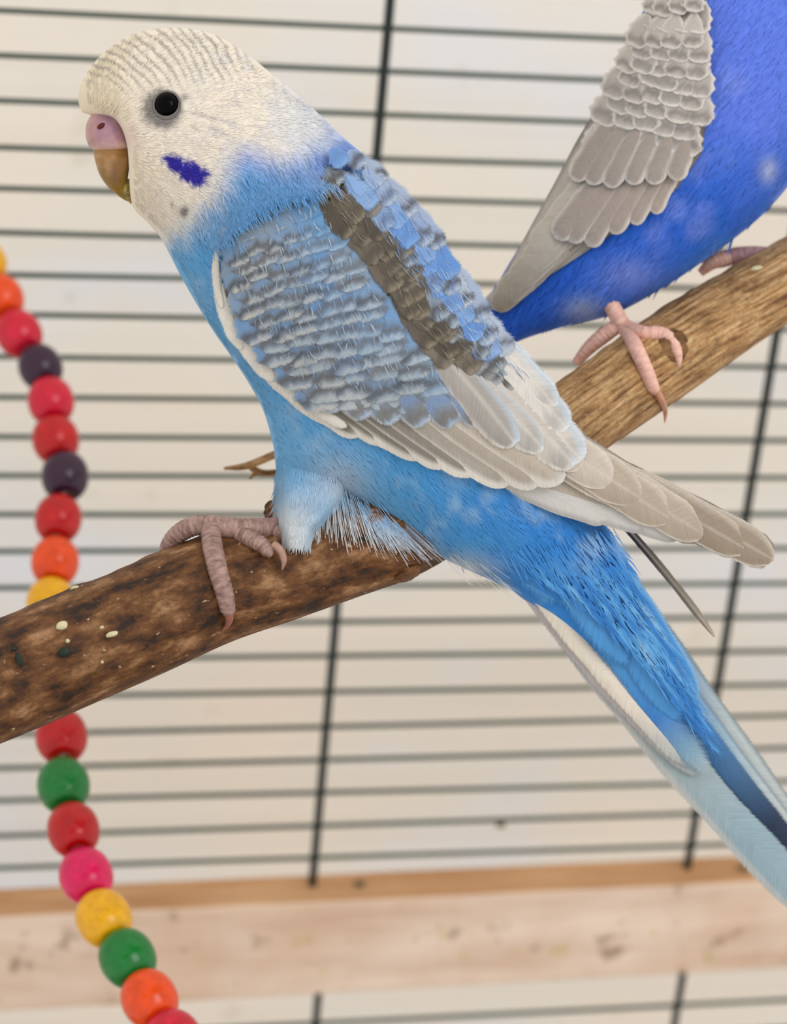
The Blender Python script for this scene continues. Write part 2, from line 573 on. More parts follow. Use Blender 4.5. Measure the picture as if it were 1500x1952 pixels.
# ------------------------------------------------------------------ bird construction kit
class Bird:
    def __init__(self, D, stations, bounds, nr=320, ns=160, pw=1.0):
        self.D = D
        st = np.array([(d[0], d[1], v[0], v[1], w) for d, v, w in stations], float)
        self.bounds = bounds
        dense = catmull(st, 1400)
        th = np.linspace(0, math.pi, 420)
        x, y, w = self._ring(dense, th)
        self.x0, self.y0, x1, y1 = bounds
        self.cs = 4.0
        self.nx, self.ny = int((x1 - self.x0) / 4) + 1, int((y1 - self.y0) / 4) + 1
        R = np.zeros((self.ny, self.nx))
        ix = np.clip(((x - self.x0) / 4).round().astype(int), 0, self.nx - 1)
        iy = np.clip(((y - self.y0) / 4).round().astype(int), 0, self.ny - 1)
        np.maximum.at(R, (iy.ravel(), ix.ravel()), w.ravel())
        M = np.zeros_like(R); M[iy.ravel(), ix.ravel()] = 1
        self.R, self.M = R, M
        self.st = st
        self.q = catmull(st, nr)
        self.th = np.linspace(0, 2 * math.pi, ns, endpoint=False)

    def _ring(self, q, th):
        c, s = np.cos(th)[None], np.sin(th)[None]
        cx, cy = (q[:, 0] + q[:, 2]) / 2, (q[:, 1] + q[:, 3]) / 2
        rx, ry = (q[:, 0] - q[:, 2]) / 2, (q[:, 1] - q[:, 3]) / 2
        x = cx[:, None] + rx[:, None] * c
        y = cy[:, None] + ry[:, None] * c
        w = np.maximum(q[:, 4], 1)[:, None] * np.sign(s) * np.abs(s) ** 0.92
        return x, y, w

    def look(self, G, x, y):
        fx = np.clip((np.asarray(x, float) - self.x0) / 4, 0, self.nx - 1.001)
        fy = np.clip((np.asarray(y, float) - self.y0) / 4, 0, self.ny - 1.001)
        i, j = fx.astype(int), fy.astype(int)
        u, v = fx - i, fy - j
        return (G[j, i] * (1 - u) + G[j, i + 1] * u) * (1 - v) + (G[j + 1, i] * (1 - u) + G[j + 1, i + 1] * u) * v

    def w(self, x, y): return self.look(self.R, x, y)

    def mask(self, x, y): return self.look(self.M, x, y)

    def body(self, name, parent, colfn):
        x, y, w = self._ring(self.q, self.th)
        V = P(x, y, w, self.D)
        F = grid(len(self.q), len(self.th), True).tolist()
        m = len(self.th); n_ = len(self.q)
        F.append(list(range(m))[::-1]); F.append([(n_ - 1) * m + k for k in range(m)])
        return mk(name, V.reshape(-1, 3), F, M_PLUME, parent, colfn(x, y).reshape(-1, 3))


def blur(G, k):
    G = G.copy()
    for _ in range(k):
        Q = np.pad(G, 1, mode='edge')
        G = (Q[1:-1, 1:-1] * 2 + Q[:-2, 1:-1] + Q[2:, 1:-1] + Q[1:-1, :-2] + Q[1:-1, 2:]) / 6
    return G


def tps(pts):
    p = np.asarray(pts, float); s = 400.0
    X = p[:, :2] / s
    K = lambda r2: np.where(r2 > 0, r2 * np.log(np.maximum(r2, 1e-12)), 0)
    d2 = ((X[:, None] - X[None]) ** 2).sum(-1)
    n = len(p)
    A = np.zeros((n + 3, n + 3)); A[:n, :n] = K(d2) + np.eye(n) * 0.002
    A[:n, n] = 1; A[:n, n + 1:] = X; A[n, :n] = 1; A[n + 1:, :n] = X.T
    c = np.linalg.solve(A, np.r_[p[:, 2], 0, 0, 0])

    def f(x, y):
        x, y = np.asarray(x, float) / s, np.asarray(y, float) / s
        r2 = (x[..., None] - X[:, 0]) ** 2 + (y[..., None] - X[:, 1]) ** 2
        return K(r2) @ c[:n] + c[n] + c[n + 1] * x + c[n + 2] * y
    return f


def feather(name, root, tip, width, H, spec, parent, D=D1, lift=(0, 6), bend=0.0, camber=5.0, n=17, m=9, mirror=False, taper=0.35, point=1.0, soft=1.2, wob=0.05, flat=0.0):
    root, tip = np.array(root, float), np.array(tip, float)
    ax = tip - root; L = np.linalg.norm(ax); ax /= L
    pr = np.array([-ax[1], ax[0]])
    qv = np.linspace(0, 1, n)
    v = 1 - (1 - qv) ** 1.35
    u = np.linspace(-1, 1, m)
    rt = min(0.5, width * 0.62 * point / L)
    vt = 1 - rt
    f = np.minimum(1, taper + (1 - taper) * np.sin(np.clip(v / 0.55, 0, 1) * math.pi / 2))
    tipf = np.where(v > vt, np.sqrt(np.maximum(1 - ((v - vt) / rt) ** 2, 0)), 1)
    hw = width / 2 * f * tipf
    jit = RNG.normal(size=2)
    c = root + ax * (v * L)[:, None] + pr * (bend * 4 * v * (1 - v))[:, None]
    edge = 1 + wob * np.sin(v * 23 + jit[0] * 6)[:, None] * np.abs(u)[None] ** 3
    x = c[:, 0:1] + pr[0] * hw[:, None] * u * edge
    y = c[:, 1:2] + pr[1] * hw[:, None] * u * edge
    w = H(x, y) + lift[0] + (lift[1] - lift[0]) * v[:, None] + camber * (1 - u[None] ** 2) * (hw / (width / 2))[:, None]
    if mirror: w = -w
    up_, vp = hw[:, None] * u[None], np.broadcast_to((v * L)[:, None], x.shape)
    ed = np.minimum((1 - np.abs(u))[None] * hw[:, None], (L - vp) * 0.9)
    base = np.broadcast_to(np.asarray(spec['base'], float), x.shape + (3,)).copy()
    if 'grad' in spec:
        gs = [g[0] for g in spec['grad']]; gc = np.array([g[1] for g in spec['grad']])
        base = np.stack([np.interp(vp / L, gs, gc[:, k]) for k in range(3)], -1)
    dtip = L - vp + (np.abs(u)[None] ** 2) * hw[:, None] * 0.35
    nse = (vnoise(up_ * 1.6 + 300, vp * 0.5, 9, int(abs(jit[1]) * 50)) - 0.5)
    for (pos, wd, cc, st) in spec.get('bars', []):
        k = np.exp(-((dtip + nse * 11 - pos) / wd) ** 2) * st
        base = mixc(base, cc, k)
    if 'rim' in spec:
        rw, rc, st = spec['rim']
        base = mixc(base, rc, st * (1 - smooth(rw * 0.45, rw * 1.25, ed + nse * rw * 0.5)))
    if 'side' in spec:                     # one pale or dark vane edge: sign, width, colour, strength
        sg_, sw, sc_, st = spec['side']
        dd = (1 - sg_ * u)[None] * hw[:, None]
        base = mixc(base, sc_, st * (1 - smooth(sw * 0.6, sw * 1.2, dd)))
    if 'shaft' in spec:
        k = np.exp(-(up_ / 1.6) ** 2) * spec['shaft'][1]
        base = mixc(base, spec['shaft'][0], k)
    base = base * (1 + 0.10 * nse[..., None])
    fu = np.stack([vp - 0.9 * np.abs(up_), up_, np.full_like(x, RNG.random() * 90)], -1)
    V = P(x, y, w, D)
    nrm = None
    if flat:                               # soft plumes: shade with the wing's overall curve plus a slight roll of each plume
        e = 14.0
        gx = ((H(x + e, y) - H(x - e, y)) / (2 * e)).clip(-2.5, 2.5) - flat * (ax[0] * (v[:, None] - 0.75) * 0.6 + pr[0] * u[None] * 0.12)
        gy = ((H(x, y + e) - H(x, y - e)) / (2 * e)).clip(-2.5, 2.5) - flat * (ax[1] * (v[:, None] - 0.75) * 0.6 + pr[1] * u[None] * 0.12)
        nrm = (-gx[..., None] * RT + gy[..., None] * UP - FW)
        nrm = (nrm / np.linalg.norm(nrm, axis=-1, keepdims=True)).reshape(-1, 3)
    return mk(name, V.reshape(-1, 3), grid(n, m), M_SOFT, parent, base.reshape(-1, 3), fu.reshape(-1, 3), soft=ed / soft, nrm=nrm)


def patch(name, Lp, Rp, ts, wfn, specfn, H, parent, D=D1, skew=0.0, over=2.2, lift0=0, lift1=9, axfn=None, wide=1.35, lmin=0, stagger=True, jit=2.5, soft=4.0, point=0.6, lcap=44):
    """Shingled rows of feathers between a left and a right polyline."""
    k = 0
    for i, t in enumerate(ts):
        a, b = along(Lp, t), along(Rp, t)
        dt = (ts[i + 1] - t) if i + 1 < len(ts) else (t - ts[i - 1])
        sp = np.linalg.norm(along(Lp, min(t + dt, 1)) - a + along(Rp, min(t + dt, 1)) - b) / 2 + 1e-6
        if t + dt > 1: sp = np.linalg.norm(a - along(Lp, t - dt) + b - along(Rp, t - dt)) / 2
        row = b - a; rl = np.linalg.norm(row); row = row / rl
        wd = wfn(t)
        nn = max(2, int(round(rl / wd)))
        for j in range(nn):
            uu = (j + 0.5 + (0.25 if i % 2 else -0.25) * stagger) / nn
            p = a + (b - a) * uu + RNG.normal(size=2) * jit
            if axfn is None:
                ax = np.array([-row[1], row[0]])
                c, s = math.cos(skew), math.sin(skew)
                ax = np.array([c * ax[0] - s * ax[1], s * ax[0] + c * ax[1]])
            else:
                ax = np.asarray(axfn(uu, t), float); ax = ax / np.linalg.norm(ax)
            ang = RNG.normal() * 0.05
            ax = np.array([math.cos(ang) * ax[0] - math.sin(ang) * ax[1], math.sin(ang) * ax[0] + math.cos(ang) * ax[1]])
            ln = min(max(sp * over, lmin, wd * 1.25), lcap + 22 * i)
            lay = (len(ts) - i) * 0.45 + RNG.random() * 0.8
            sink = -26 if i < 2 else -2
            feather(name, p - ax * ln * 0.6, p + ax * ln * 0.4, wd * wide * (0.93 + 0.14 * RNG.random()), H, specfn(uu, t), parent, D,
                    (lift0 + lay + sink, lift1 + lay), 0, 0.6, 17, 11, soft=soft * (0.7 + 0.6 * RNG.random()), point=point, wob=0.10, flat=0.4)
            k += 1
    return k


def blades(name, parent, n, pick, surf, dirfn, lenfn, widfn, colfn, D=D1, lift=5.0, both=True, seed=3, jitter=0.16, spread=0.10, nsurf=None, tilt=0.16, edge=None):
    """Soft barbs lying on the plumage: thin tapering strips, one mesh."""
    rg = np.random.default_rng(seed)
    x, y = pick(rg, n)
    n = len(x)
    dx, dy = dirfn(x, y)
    a = rg.normal(size=n) * spread
    dx, dy = dx * np.cos(a) - dy * np.sin(a), dx * np.sin(a) + dy * np.cos(a)
    L = lenfn(x, y) * (0.7 + 0.6 * rg.random(n)); W = widfn(x, y) * (0.7 + 0.6 * rg.random(n))
    if edge is not None:
        L = np.where((edge(x + dx * L, y + dy * L) < 0.5) & (rg.random(n) > 0.04), L * 0.25, L)
    ts = np.array([0, 0.5, 1.0]); ws = np.array([0.75, 1.0, 0.12])
    cb = rg.normal(size=n) * 0.08
    X = np.zeros((n, 3, 2)); Y = np.zeros((n, 3, 2)); Wz = np.zeros((n, 3, 2))
    lf = lift * (0.35 + 0.65 * rg.random(n))
    for k in range(3):
        cx = x + dx * L * ts[k] - dy * L * cb * ts[k] ** 2
        cy = y + dy * L * ts[k] + dx * L * cb * ts[k] ** 2
        ww = surf(cx, cy) + 0.4 + lf * ts[k]
        for s_, sg_ in ((0, -1), (1, 1)):
            X[:, k, s_] = cx - dy * W * 0.5 * ws[k] * sg_
            Y[:, k, s_] = cy + dx * W * 0.5 * ws[k] * sg_
            Wz[:, k, s_] = ww
    C = colfn(X, Y) * (1 + jitter * rg.normal(size=n)[:, None, None, None]).clip(0.6, 1.5)
    ns = nsurf or surf
    e = 10.0
    gx = ((ns(X + e, Y) - ns(X - e, Y)) / (2 * e)).clip(-2.5, 2.5) + tilt * rg.normal(size=n)[:, None, None]
    gy = ((ns(X, Y + e) - ns(X, Y - e)) / (2 * e)).clip(-2.5, 2.5) + tilt * rg.normal(size=n)[:, None, None]
    N1 = -gx[..., None] * RT + gy[..., None] * UP - FW
    N1 /= np.linalg.norm(N1, axis=-1, keepdims=True)
    N2 = N1 + 2 * FW * np.sum(N1 * -FW, -1, keepdims=True)
    NN = [N1.reshape(-1, 3), N2.reshape(-1, 3)]
    V = [P(X, Y, Wz, D).reshape(-1, 3)]
    CC = [C.reshape(-1, 3)]
    if both:
        V.append(P(X, Y, -Wz, D).reshape(-1, 3)); CC.append(C.reshape(-1, 3))
    V = np.vstack(V); CC = np.vstack(CC)
    b = np.arange(len(V) // 6)[:, None] * 6
    F = np.vstack([b + np.array([0, 1, 3, 2]), b + np.array([2, 3, 5, 4])])
    o = mk(name, V, F, M_PLUME, parent, CC.clip(0, 1), nrm=np.vstack(NN[:2 if both else 1]))
    tag(o, kind='stuff')
    return o


def unit(dx, dy):
    l = np.hypot(dx, dy) + 1e-9
    return dx / l, dy / l


def plate(stations, colfn, name, parent, mat, D=D1, n=60, m=48, pw=1.0, w0=0.0, wfun=None):
    """Closed form swept through paired outline points (like the body): beak, cere."""
    st = np.array([(a[0], a[1], b[0], b[1], w) for a, b, w in stations], float)
    q = catmull(st, n)
    th = np.linspace(0, 2 * math.pi, m, endpoint=False)
    c, s = np.cos(th)[None], np.sin(th)[None]
    cx, cy = (q[:, 0] + q[:, 2]) / 2, (q[:, 1] + q[:, 3]) / 2
    rx, ry = (q[:, 0] - q[:, 2]) / 2, (q[:, 1] - q[:, 3]) / 2
    x = cx[:, None] + rx[:, None] * c; y = cy[:, None] + ry[:, None] * c
    w = w0 + np.maximum(q[:, 4], 0.5)[:, None] * np.sign(s) * np.abs(s) ** pw
    if wfun: w = np.where(w > w0 + 0.5, wfun(x, y), w)
    V = P(x, y, w, D)
    F = grid(n, m, True).tolist() + [list(range(m))[::-1], [(n - 1) * m + k for k in range(m)]]
    fu = np.stack([x, y, w], -1)
    return mk(name, V.reshape(-1, 3), F, mat, parent, colfn(x, y).reshape(-1, 3), fu.reshape(-1, 3))


# ------------------------------------------------------------------ near budgie
ST1 = [((150, 196), (156, 214), 8), ((152, 166), (190, 226), 56), ((175, 125), (226, 240), 92), ((214, 87), (244, 290), 116),
       ((268, 61), (250, 384), 132), ((330, 53), (281, 424), 143), ((393, 61), (304, 450), 147), ((452, 90), (322, 482), 150),
       ((520, 142), (345, 527), 158), ((583, 194), (374, 578), 172), ((648, 256), (406, 630), 192), ((712, 312), (441, 680), 207),
       ((770, 374), (474, 730), 216), ((824, 440), (502, 783), 220), ((872, 512), (520, 845), 220), ((918, 588), (533, 912), 214),
       ((962, 664), (588, 938), 202), ((1010, 748), (652, 952), 186), ((1060, 832), (730, 996), 162), ((1104, 908), (810, 1046), 134),
       ((1142, 974), (890, 1086), 106), ((1172, 1036), (965, 1120), 82), ((1198, 1092), (1030, 1168), 62), ((1228, 1150), (1085, 1218), 46),
       ((1262, 1210), (1132, 1275), 34), ((1295, 1270), (1180, 1330), 24)]
B1 = Bird(D1, ST1, (100, 0, 1500, 1420))

HEADPOLY = [(60, -20), (440, -20), (600, 190), (642, 246), (590, 290), (540, 312), (500, 300), (468, 290), (440, 318), (425, 352), (405, 392), (372, 424), (330, 456), (290, 478), (60, 480)]
CHEEK = [(311, 300), (333, 296), (352, 308), (376, 312), (399, 330), (389, 350), (375, 357), (352, 349), (342, 333), (325, 324)]
CREAM, WARM, GREYB = lin(229, 219, 204), lin(231, 217, 188), lin(150, 145, 136)


def col1(x, y):
    n1 = fbm(x, y, 70, 1) - 0.5; n2 = fbm(x, y, 22, 2) - 0.5; n3 = vnoise(x, y, 5, 4) - 0.5
    sky, mid, deep, peri = lin(104, 168, 214), lin(72, 150, 210), lin(46, 122, 202), lin(116, 148, 214)
    c = mixc(sky, mid, smooth(-40, 150, (x - 330) * 0.80 - (y - 480) * 0.58 + n1 * 130))
    c = mixc(c, deep, smooth(760, 1100, x + n1 * 170) * 0.85)
    c = mixc(c, peri, smooth(30, -50, (y - 330) - 0.15 * (x - 450) + n2 * 50) * smooth(380, 470, x))
    # whitish downy patches
    c = mixc(c, lin(150, 186, 216), smooth(0.10, 0.34, n1 + 0.25 * n2) * 0.6)
    c = mixc(c, lin(186, 198, 212), np.exp(-(((x - 640) / 60) ** 2 + ((y - 930) / 60) ** 2)) * 0.75)
    c = mixc(c, lin(206, 208, 208), smooth(900, 1010, y) * smooth(640, 560, x) * 0.9)
    c = mixc(c, lin(196, 206, 214), np.exp(-(((x - 880) / 60) ** 2 + ((y - 1085) / 26) ** 2)) * 0.8)
    c = mixc(c, lin(150, 180, 214), np.exp(-(((x - 870) / 26) ** 2 + ((y - 890) / 40) ** 2)) * 0.6)
    c = mixc(c, deep * 0.9, smooth(0.12, 0.3, fbm(x * 1.3 - y * 0.9, (x * 0.5 + y) * 0.25, 30, 8) - 0.5) * smooth(700, 900, x) * 0.5)
    # head
    h = smooth(-46, 34, sdpoly(HEADPOLY, x, y) + n2 * 34 + n3 * 10)
    hc = mixc(CREAM, WARM, smooth(330, 190, x + 0.5 * n1 * 200) * 0.8)
    hc = mixc(hc, lin(214, 208, 206), smooth(-0.05, 0.25, n2 + n3 * 0.3) * smooth(330, 420, x) * 0.75)
    hc = mixc(hc, lin(206, 212, 220), smooth(480, 620, x + n1 * 60) * 0.8)
    # grey bars on crown and nape
    r = np.hypot((x - 150) * 1.0, (y - 262) * 0.98)
    per = 15.5
    wv = 0.5 + 0.5 * np.cos((r + n2 * 10 + n1 * 9) / per * 2 * math.pi)
    up = (y - (205 - 0.16 * (x - 200))) + n2 * 30          # below this line the bars fade
    bm = smooth(10, -50, up) * smooth(85, 150, r + n1 * 40) * smooth(520, 400, x)
    bm = bm + smooth(0, -1, (y - 210)) * smooth(400, 470, x) * smooth(620, 540, x) * 0.35 * smooth(-0.1, 0.2, n3 + n2)
    hc = mixc(hc, GREYB, np.clip(smooth(0.60, 0.95, wv + n3 * 0.18) * bm, 0, 1) * 0.72)
    # ear coverts: fine grey streaks fanning back from the eye
    an = np.arctan2(y - 190, x - 270)
    st_ = vnoise(an * 420, np.hypot(x - 300, y - 200) * 0.25, 9, 6)
    em = np.exp(-(((x - 400) / 80) ** 2 + ((y - 240) / 60) ** 2))
    hc = mixc(hc, lin(186, 178, 176), smooth(0.5, 0.85, st_) * em * 0.75)
    hc = mixc(hc, lin(150, 160, 214), np.exp(-(((x - 475) / 42) ** 2 + ((y - 310) / 34) ** 2)) * 0.55 * smooth(-0.3, 0.2, n2))
    # cheek patch, throat spot, eye surround
    ck = sdpoly(CHEEK, x, y)
    hc = mixc(hc, lin(44, 36, 150), smooth(-7, 4, ck + n3 * 12 + n2 * 8))
    hc = mixc(hc, lin(122, 112, 106), np.exp(-(((x - 351) / 9.5) ** 2 + ((y - 404) / 12) ** 2) ** 2) * 0.9)
    hc = mixc(hc, lin(120, 112, 106), np.exp(-(((x - 328) / 3) ** 2 + ((y - 390) / 7) ** 2)) * 0.7)
    ed = np.hypot(x - 317, (y - 203))
    hc = mixc(hc, lin(96, 92, 92), smooth(46, 27, ed + n3 * 8 + 0.18 * (x - 317) - 0.12 * (y - 203)) * 0.85)
    hc = mixc(hc, lin(104, 98, 98), np.exp(-(((x - 350) / 9) ** 2 + ((y - 186) / 7) ** 2)) * 0.7)
    hc = mixc(hc, lin(206, 178, 172), np.exp(-(((x - 250) / 14) ** 2 + ((y - 262) / 30) ** 2)) * 0.6)
    return mixc(c, hc, h)


foot_pt = P(430, 1020, 110)
bird = empty('budgerigar', foot_pt, 'sky blue budgie with white barred head and violet cheek patch perched on the branch', 'bird')
body = B1.body('body', bird, col1)

# eye
ew = float(B1.w(318, 200))
eye = lump('eye', 318, 200, ew - 9, 24.5, 25, 21, M_EYE, bird, n=28, m=36)
tag(eye, 'glossy black eye')
M_RING = newmat('eye_ring_skin', 0.6, lin(112, 104, 102), 0.3)[0]
a_ = np.linspace(0, 2 * math.pi, 48, endpoint=False)[:, None]; b_ = np.linspace(0, 2 * math.pi, 10, endpoint=False)[None]
rr = 25.5 + 2.2 * np.cos(b_)
mk('eye_ring', P(318 + rr * np.cos(a_), 200 + rr * np.sin(a_) * 1.02, B1.w(318 + rr * np.cos(a_), 200 + rr * np.sin(a_)) + 0.5 + 2.2 * np.sin(b_)).reshape(-1, 3),
   np.vstack([grid(48, 10, True), np.stack([470 + np.arange(10), 470 + (np.arange(10) + 1) % 10, (np.arange(10) + 1) % 10, np.arange(10)], -1)]), M_RING, eye)


def ccere(x, y):
    n2 = fbm(x, y, 18, 3) - 0.5
    c = mixc(lin(172, 132, 156), lin(188, 144, 154), smooth(-0.1, 0.2, n2))
    c = mixc(c, lin(200, 152, 146), smooth(196, 174, x) * 0.8)
    c = mixc(c, lin(226, 190, 172), smooth(270, 284, y + (x - 205) * 0.1 + n2 * 20) * 0.8)
    return c


def cbeak(x, y):
    n2 = fbm(x, y, 20, 5) - 0.5
    c = mixc(lin(186, 142, 92), lin(160, 116, 58), smooth(-0.1, 0.15, n2))
    c = mixc(c, lin(138, 104, 18), smooth(310, 346, y - 0.25 * (x - 200) + n2 * 20))
    c = mixc(c, lin(120, 74, 34), np.exp(-(((x - 219) / 10) ** 2 + ((y - 328) / 22) ** 2)) * 0.75)
    c = mixc(c, lin(150, 128, 50), smooth(226, 240, x) * smooth(318, 335, y) * 0.8)
    return c


beak = plate([((176, 268), (250, 262), 26), ((177, 284), (251, 284), 39), ((181, 306), (248, 308), 38), ((189, 331), (245, 330), 33), ((202, 352), (243, 348), 26),
              ((220, 369), (243, 364), 16), ((235, 380), (246, 376), 8), ((246, 385), (248, 384), 2)], cbeak, 'beak', bird, M_HORN, w0=14)
cere = plate([((178, 212), (206, 208), 16), ((166, 232), (230, 222), 44), ((163, 251), (243, 249), 50), ((165, 268), (251, 267), 50),
              ((174, 283), (252, 279), 44), ((196, 291), (246, 284), 26), ((214, 290), (236, 286), 6)], ccere, 'cere', beak, M_HORN, w0=17)
M_NOST = newmat('nostril', 0.6, lin(96, 36, 34), 0.2)[0]
lump('nostril', 193, 240, 17 + 44, 9, 5.5, 9, M_NOST, beak, -0.6, n=12, m=18)
plate([((226, 352), (246, 340), 12), ((232, 366), (250, 358), 20), ((241, 380), (253, 372), 14), ((249, 389), (255, 384), 3)],
      lambda x, y: mixc(lin(176, 158, 78), lin(120, 100, 50), smooth(0.4, 0.7, fbm(x, y, 10, 6))), 'lower_beak', beak, M_HORN, w0=14)

# wing surface
WPOLY = [(414, 470), (412, 505), (428, 570), (445, 628), (490, 690), (560, 750), (640, 800), (720, 835), (820, 870), (880, 887), (1000, 937), (1150, 992), (1300, 1032),
         (1472, 1072), (1476, 1050), (1400, 995), (1300, 925), (1200, 865), (1110, 800), (1040, 725), (985, 650), (920, 545), (850, 445), (780, 355), (700, 330), (620, 360), (520, 375), (450, 410)]
_H1 = tps([(410, 480, 128), (425, 560, 146), (445, 630, 158), (500, 700, 172), (560, 750, 182), (640, 800, 192), (720, 835, 192), (880, 887, 170), (1000, 937, 145),
           (1150, 992, 118), (1300, 1030, 95), (1470, 1062, 70), (520, 520, 196), (620, 620, 234), (760, 720, 232), (900, 800, 204), (1000, 860, 172), (1200, 940, 122), (1350, 1005, 96),
           (470, 420, 168), (560, 400, 190), (640, 440, 208), (720, 520, 214), (820, 620, 208), (950, 740, 168), (1050, 820, 138), (1150, 880, 115),
           (640, 330, 178), (760, 420, 160), (860, 540, 135), (950, 660, 112), (1040, 760, 92), (1200, 880, 85), (1400, 1005, 76), (800, 380, 60), (900, 515, 50), (985, 645, 48), (700, 305, 80)])
_R1s = blur(B1.R, 3)
_R1n = blur(B1.R, 8)
H1 = lambda x, y: np.maximum(_H1(x, y), B1.look(_R1s, x, y) + 5)

LOW = [(408, 470), (414, 520), (432, 585), (450, 635), (492, 690), (560, 750), (640, 798), (720, 832), (820, 866), (900, 893), (1000, 932), (1150, 985), (1300, 1022), (1460, 1058)]
UPP = [(520, 380), (640, 370), (740, 420), (820, 500), (890, 600), (950, 680), (1000, 730), (1050, 780), (1110, 825), (1180, 870), (1250, 915), (1320, 960), (1400, 1010), (1462, 1052)]


def shell(name, mirror):
    t = np.linspace(0, 1, 60); u = np.linspace(0, 1, 24)
    a, b = along(LOW, t), along(UPP, t)
    x = a[:, 0:1] + (b - a)[:, 0:1] * u; y = a[:, 1:2] + (b - a)[:, 1:2] * u
    w = H1(x, y) - 5
    n2 = fbm(x, y, 26, 5)
    c = mixc(lin(128, 140, 158), lin(186, 190, 192), smooth(0.35, 0.7, n2))
    c = mixc(c, lin(186, 174, 160), smooth(900, 1100, x))
    fu = np.stack([x, y, x * 0], -1)
    wt = w if not mirror else -w
    wb = (w - 14) if not mirror else -(w - 14)
    V = np.vstack([P(x, y, wt).reshape(-1, 3), P(x, y, wb).reshape(-1, 3)])
    N = 60 * 24
    F = np.vstack([grid(60, 24), grid(60, 24, off=N)]).tolist()
    rim = [k for k in range(24)] + [i * 24 + 23 for i in range(1, 60)] + [59 * 24 + k for k in range(22, -1, -1)] + [i * 24 for i in range(58, 0, -1)]
    F += [[rim[k], rim[(k + 1) % len(rim)], rim[(k + 1) % len(rim)] + N, rim[k] + N] for k in range(len(rim))]
    cc = np.vstack([c.reshape(-1, 3)] * 2); ff = np.vstack([fu.reshape(-1, 3)] * 2)
    return mk(name, V, F, M_FEATHER, bird, cc, ff)


wing = shell('wing', False)
far_wing = shell('wing', True)

# primaries: stacked long flight feathers, innermost on top
BEI, BEI2, PALE = lin(172, 158, 142), lin(146, 131, 113), lin(222, 212, 200)
prim = [((905, 800), (1476, 1068), 74, BEI2), ((880, 790), (1424, 1048), 78, BEI2), ((860, 780), (1343, 1020), 82, BEI), ((840, 770), (1279, 990), 84, BEI),
        ((830, 760), (1224, 952), 84, BEI), ((815, 745), (1170, 918), 86, lin(190, 178, 166)), ((790, 725), (1112, 888), 88, lin(198, 188, 176))]
for k, (r, t, wd, c) in enumerate(prim):
    sp = dict(base=c, rim=(3.6, PALE, 0.9), shaft=(lin(205, 196, 184), 0.35), side=(-1, 12, mixc(c, PALE, np.array(0.45)), 0.7))
    feather('primary_feather', r, t, wd, H1, sp, wing, lift=(-6 + k * 1.6, k * 3.2), bend=-14, camber=7, n=26, m=15, taper=0.6, point=1.5)
    if k < 5:
        feather('primary_feather', r, t, wd, H1, sp, far_wing, lift=(-6 + k * 1.6, k * 3.2), bend=-14, camber=7, n=18, m=9, taper=0.6, mirror=True)
# lower primary edges seen under the wing
for k, (r, t, wd) in enumerate([((800, 838), (1160, 990), 44), ((790, 826), (1235, 1004), 46), ((800, 816), (1300, 1022), 46)]):
    feather('primary_feather', r, t, wd, H1, dict(base=lin(206, 204, 200), rim=(3.5, lin(234, 230, 224), 0.8), side=(1, 10, lin(150, 150, 150), 0.6)), wing,
            lift=(-10 - k, -6 - k), bend=10, camber=4, n=22, m=11, taper=0.7)
# far wing's tip feather showing below the near wing
Hd = lambda x, y: -60 + 0 * x
feather('primary_feather', (1090, 895), (1364, 1216), 17, Hd, dict(base=lin(150, 138, 122), grad=[(0, lin(120, 116, 112)), (0.45, lin(44, 46, 56)), (0.62, lin(130, 118, 104)), (1, lin(160, 148, 132))], shaft=(lin(196, 186, 172), 0.8)),
        far_wing, lift=(0, -10), bend=-8, camber=5, n=30, m=9, taper=0.8, point=9)

# secondaries
sec = [((452, 628), (642, 806), 44, lin(196, 190, 178)), ((470, 640), (690, 830), 48, lin(118, 113, 100)), ((500, 650), (748, 842), 54, lin(120, 115, 103)),
       ((540, 664), (812, 870), 58, lin(122, 117, 107)), ((580, 676), (862, 886), 60, lin(130, 124, 115)), ((625, 684), (915, 902), 62, lin(140, 132, 123)),
       ((670, 690), (975, 922), 64, lin(168, 160, 150)), ((715, 690), (1030, 925), 66, lin(176, 166, 154)), ((760, 690), (1075, 918), 70, lin(186, 174, 160))]
for k, (r, t, wd, c) in enumerate(sec):
    sp = dict(base=c, rim=(5, lin(226, 220, 210), 0.95), side=(1, wd * 0.27, lin(224, 219, 210), 0.95), bars=[(6, 10, lin(206, 208, 208), 0.7)])
    feather('secondary_feather', r, t, wd, H1, sp, wing, lift=(k * 2.2, 3 + k * 2.2), bend=14, camber=6, n=24, m=13, taper=0.6, soft=2, point=1.3)
# white marginal edge of the folded wing
for (r, t, wd) in [((416, 455), (424, 590), 18), ((412, 520), (462, 668), 30), ((430, 585), (524, 728), 34), ((466, 650), (592, 780), 28), ((524, 712), (662, 815), 24)]:
    feather('marginal_feather', r, t, wd, H1, dict(base=lin(220, 214, 203), rim=(4, lin(200, 198, 198), 0.5)), wing, lift=(9, 14), bend=9, camber=3, n=20, m=11, taper=0.5, point=2.0, soft=3)

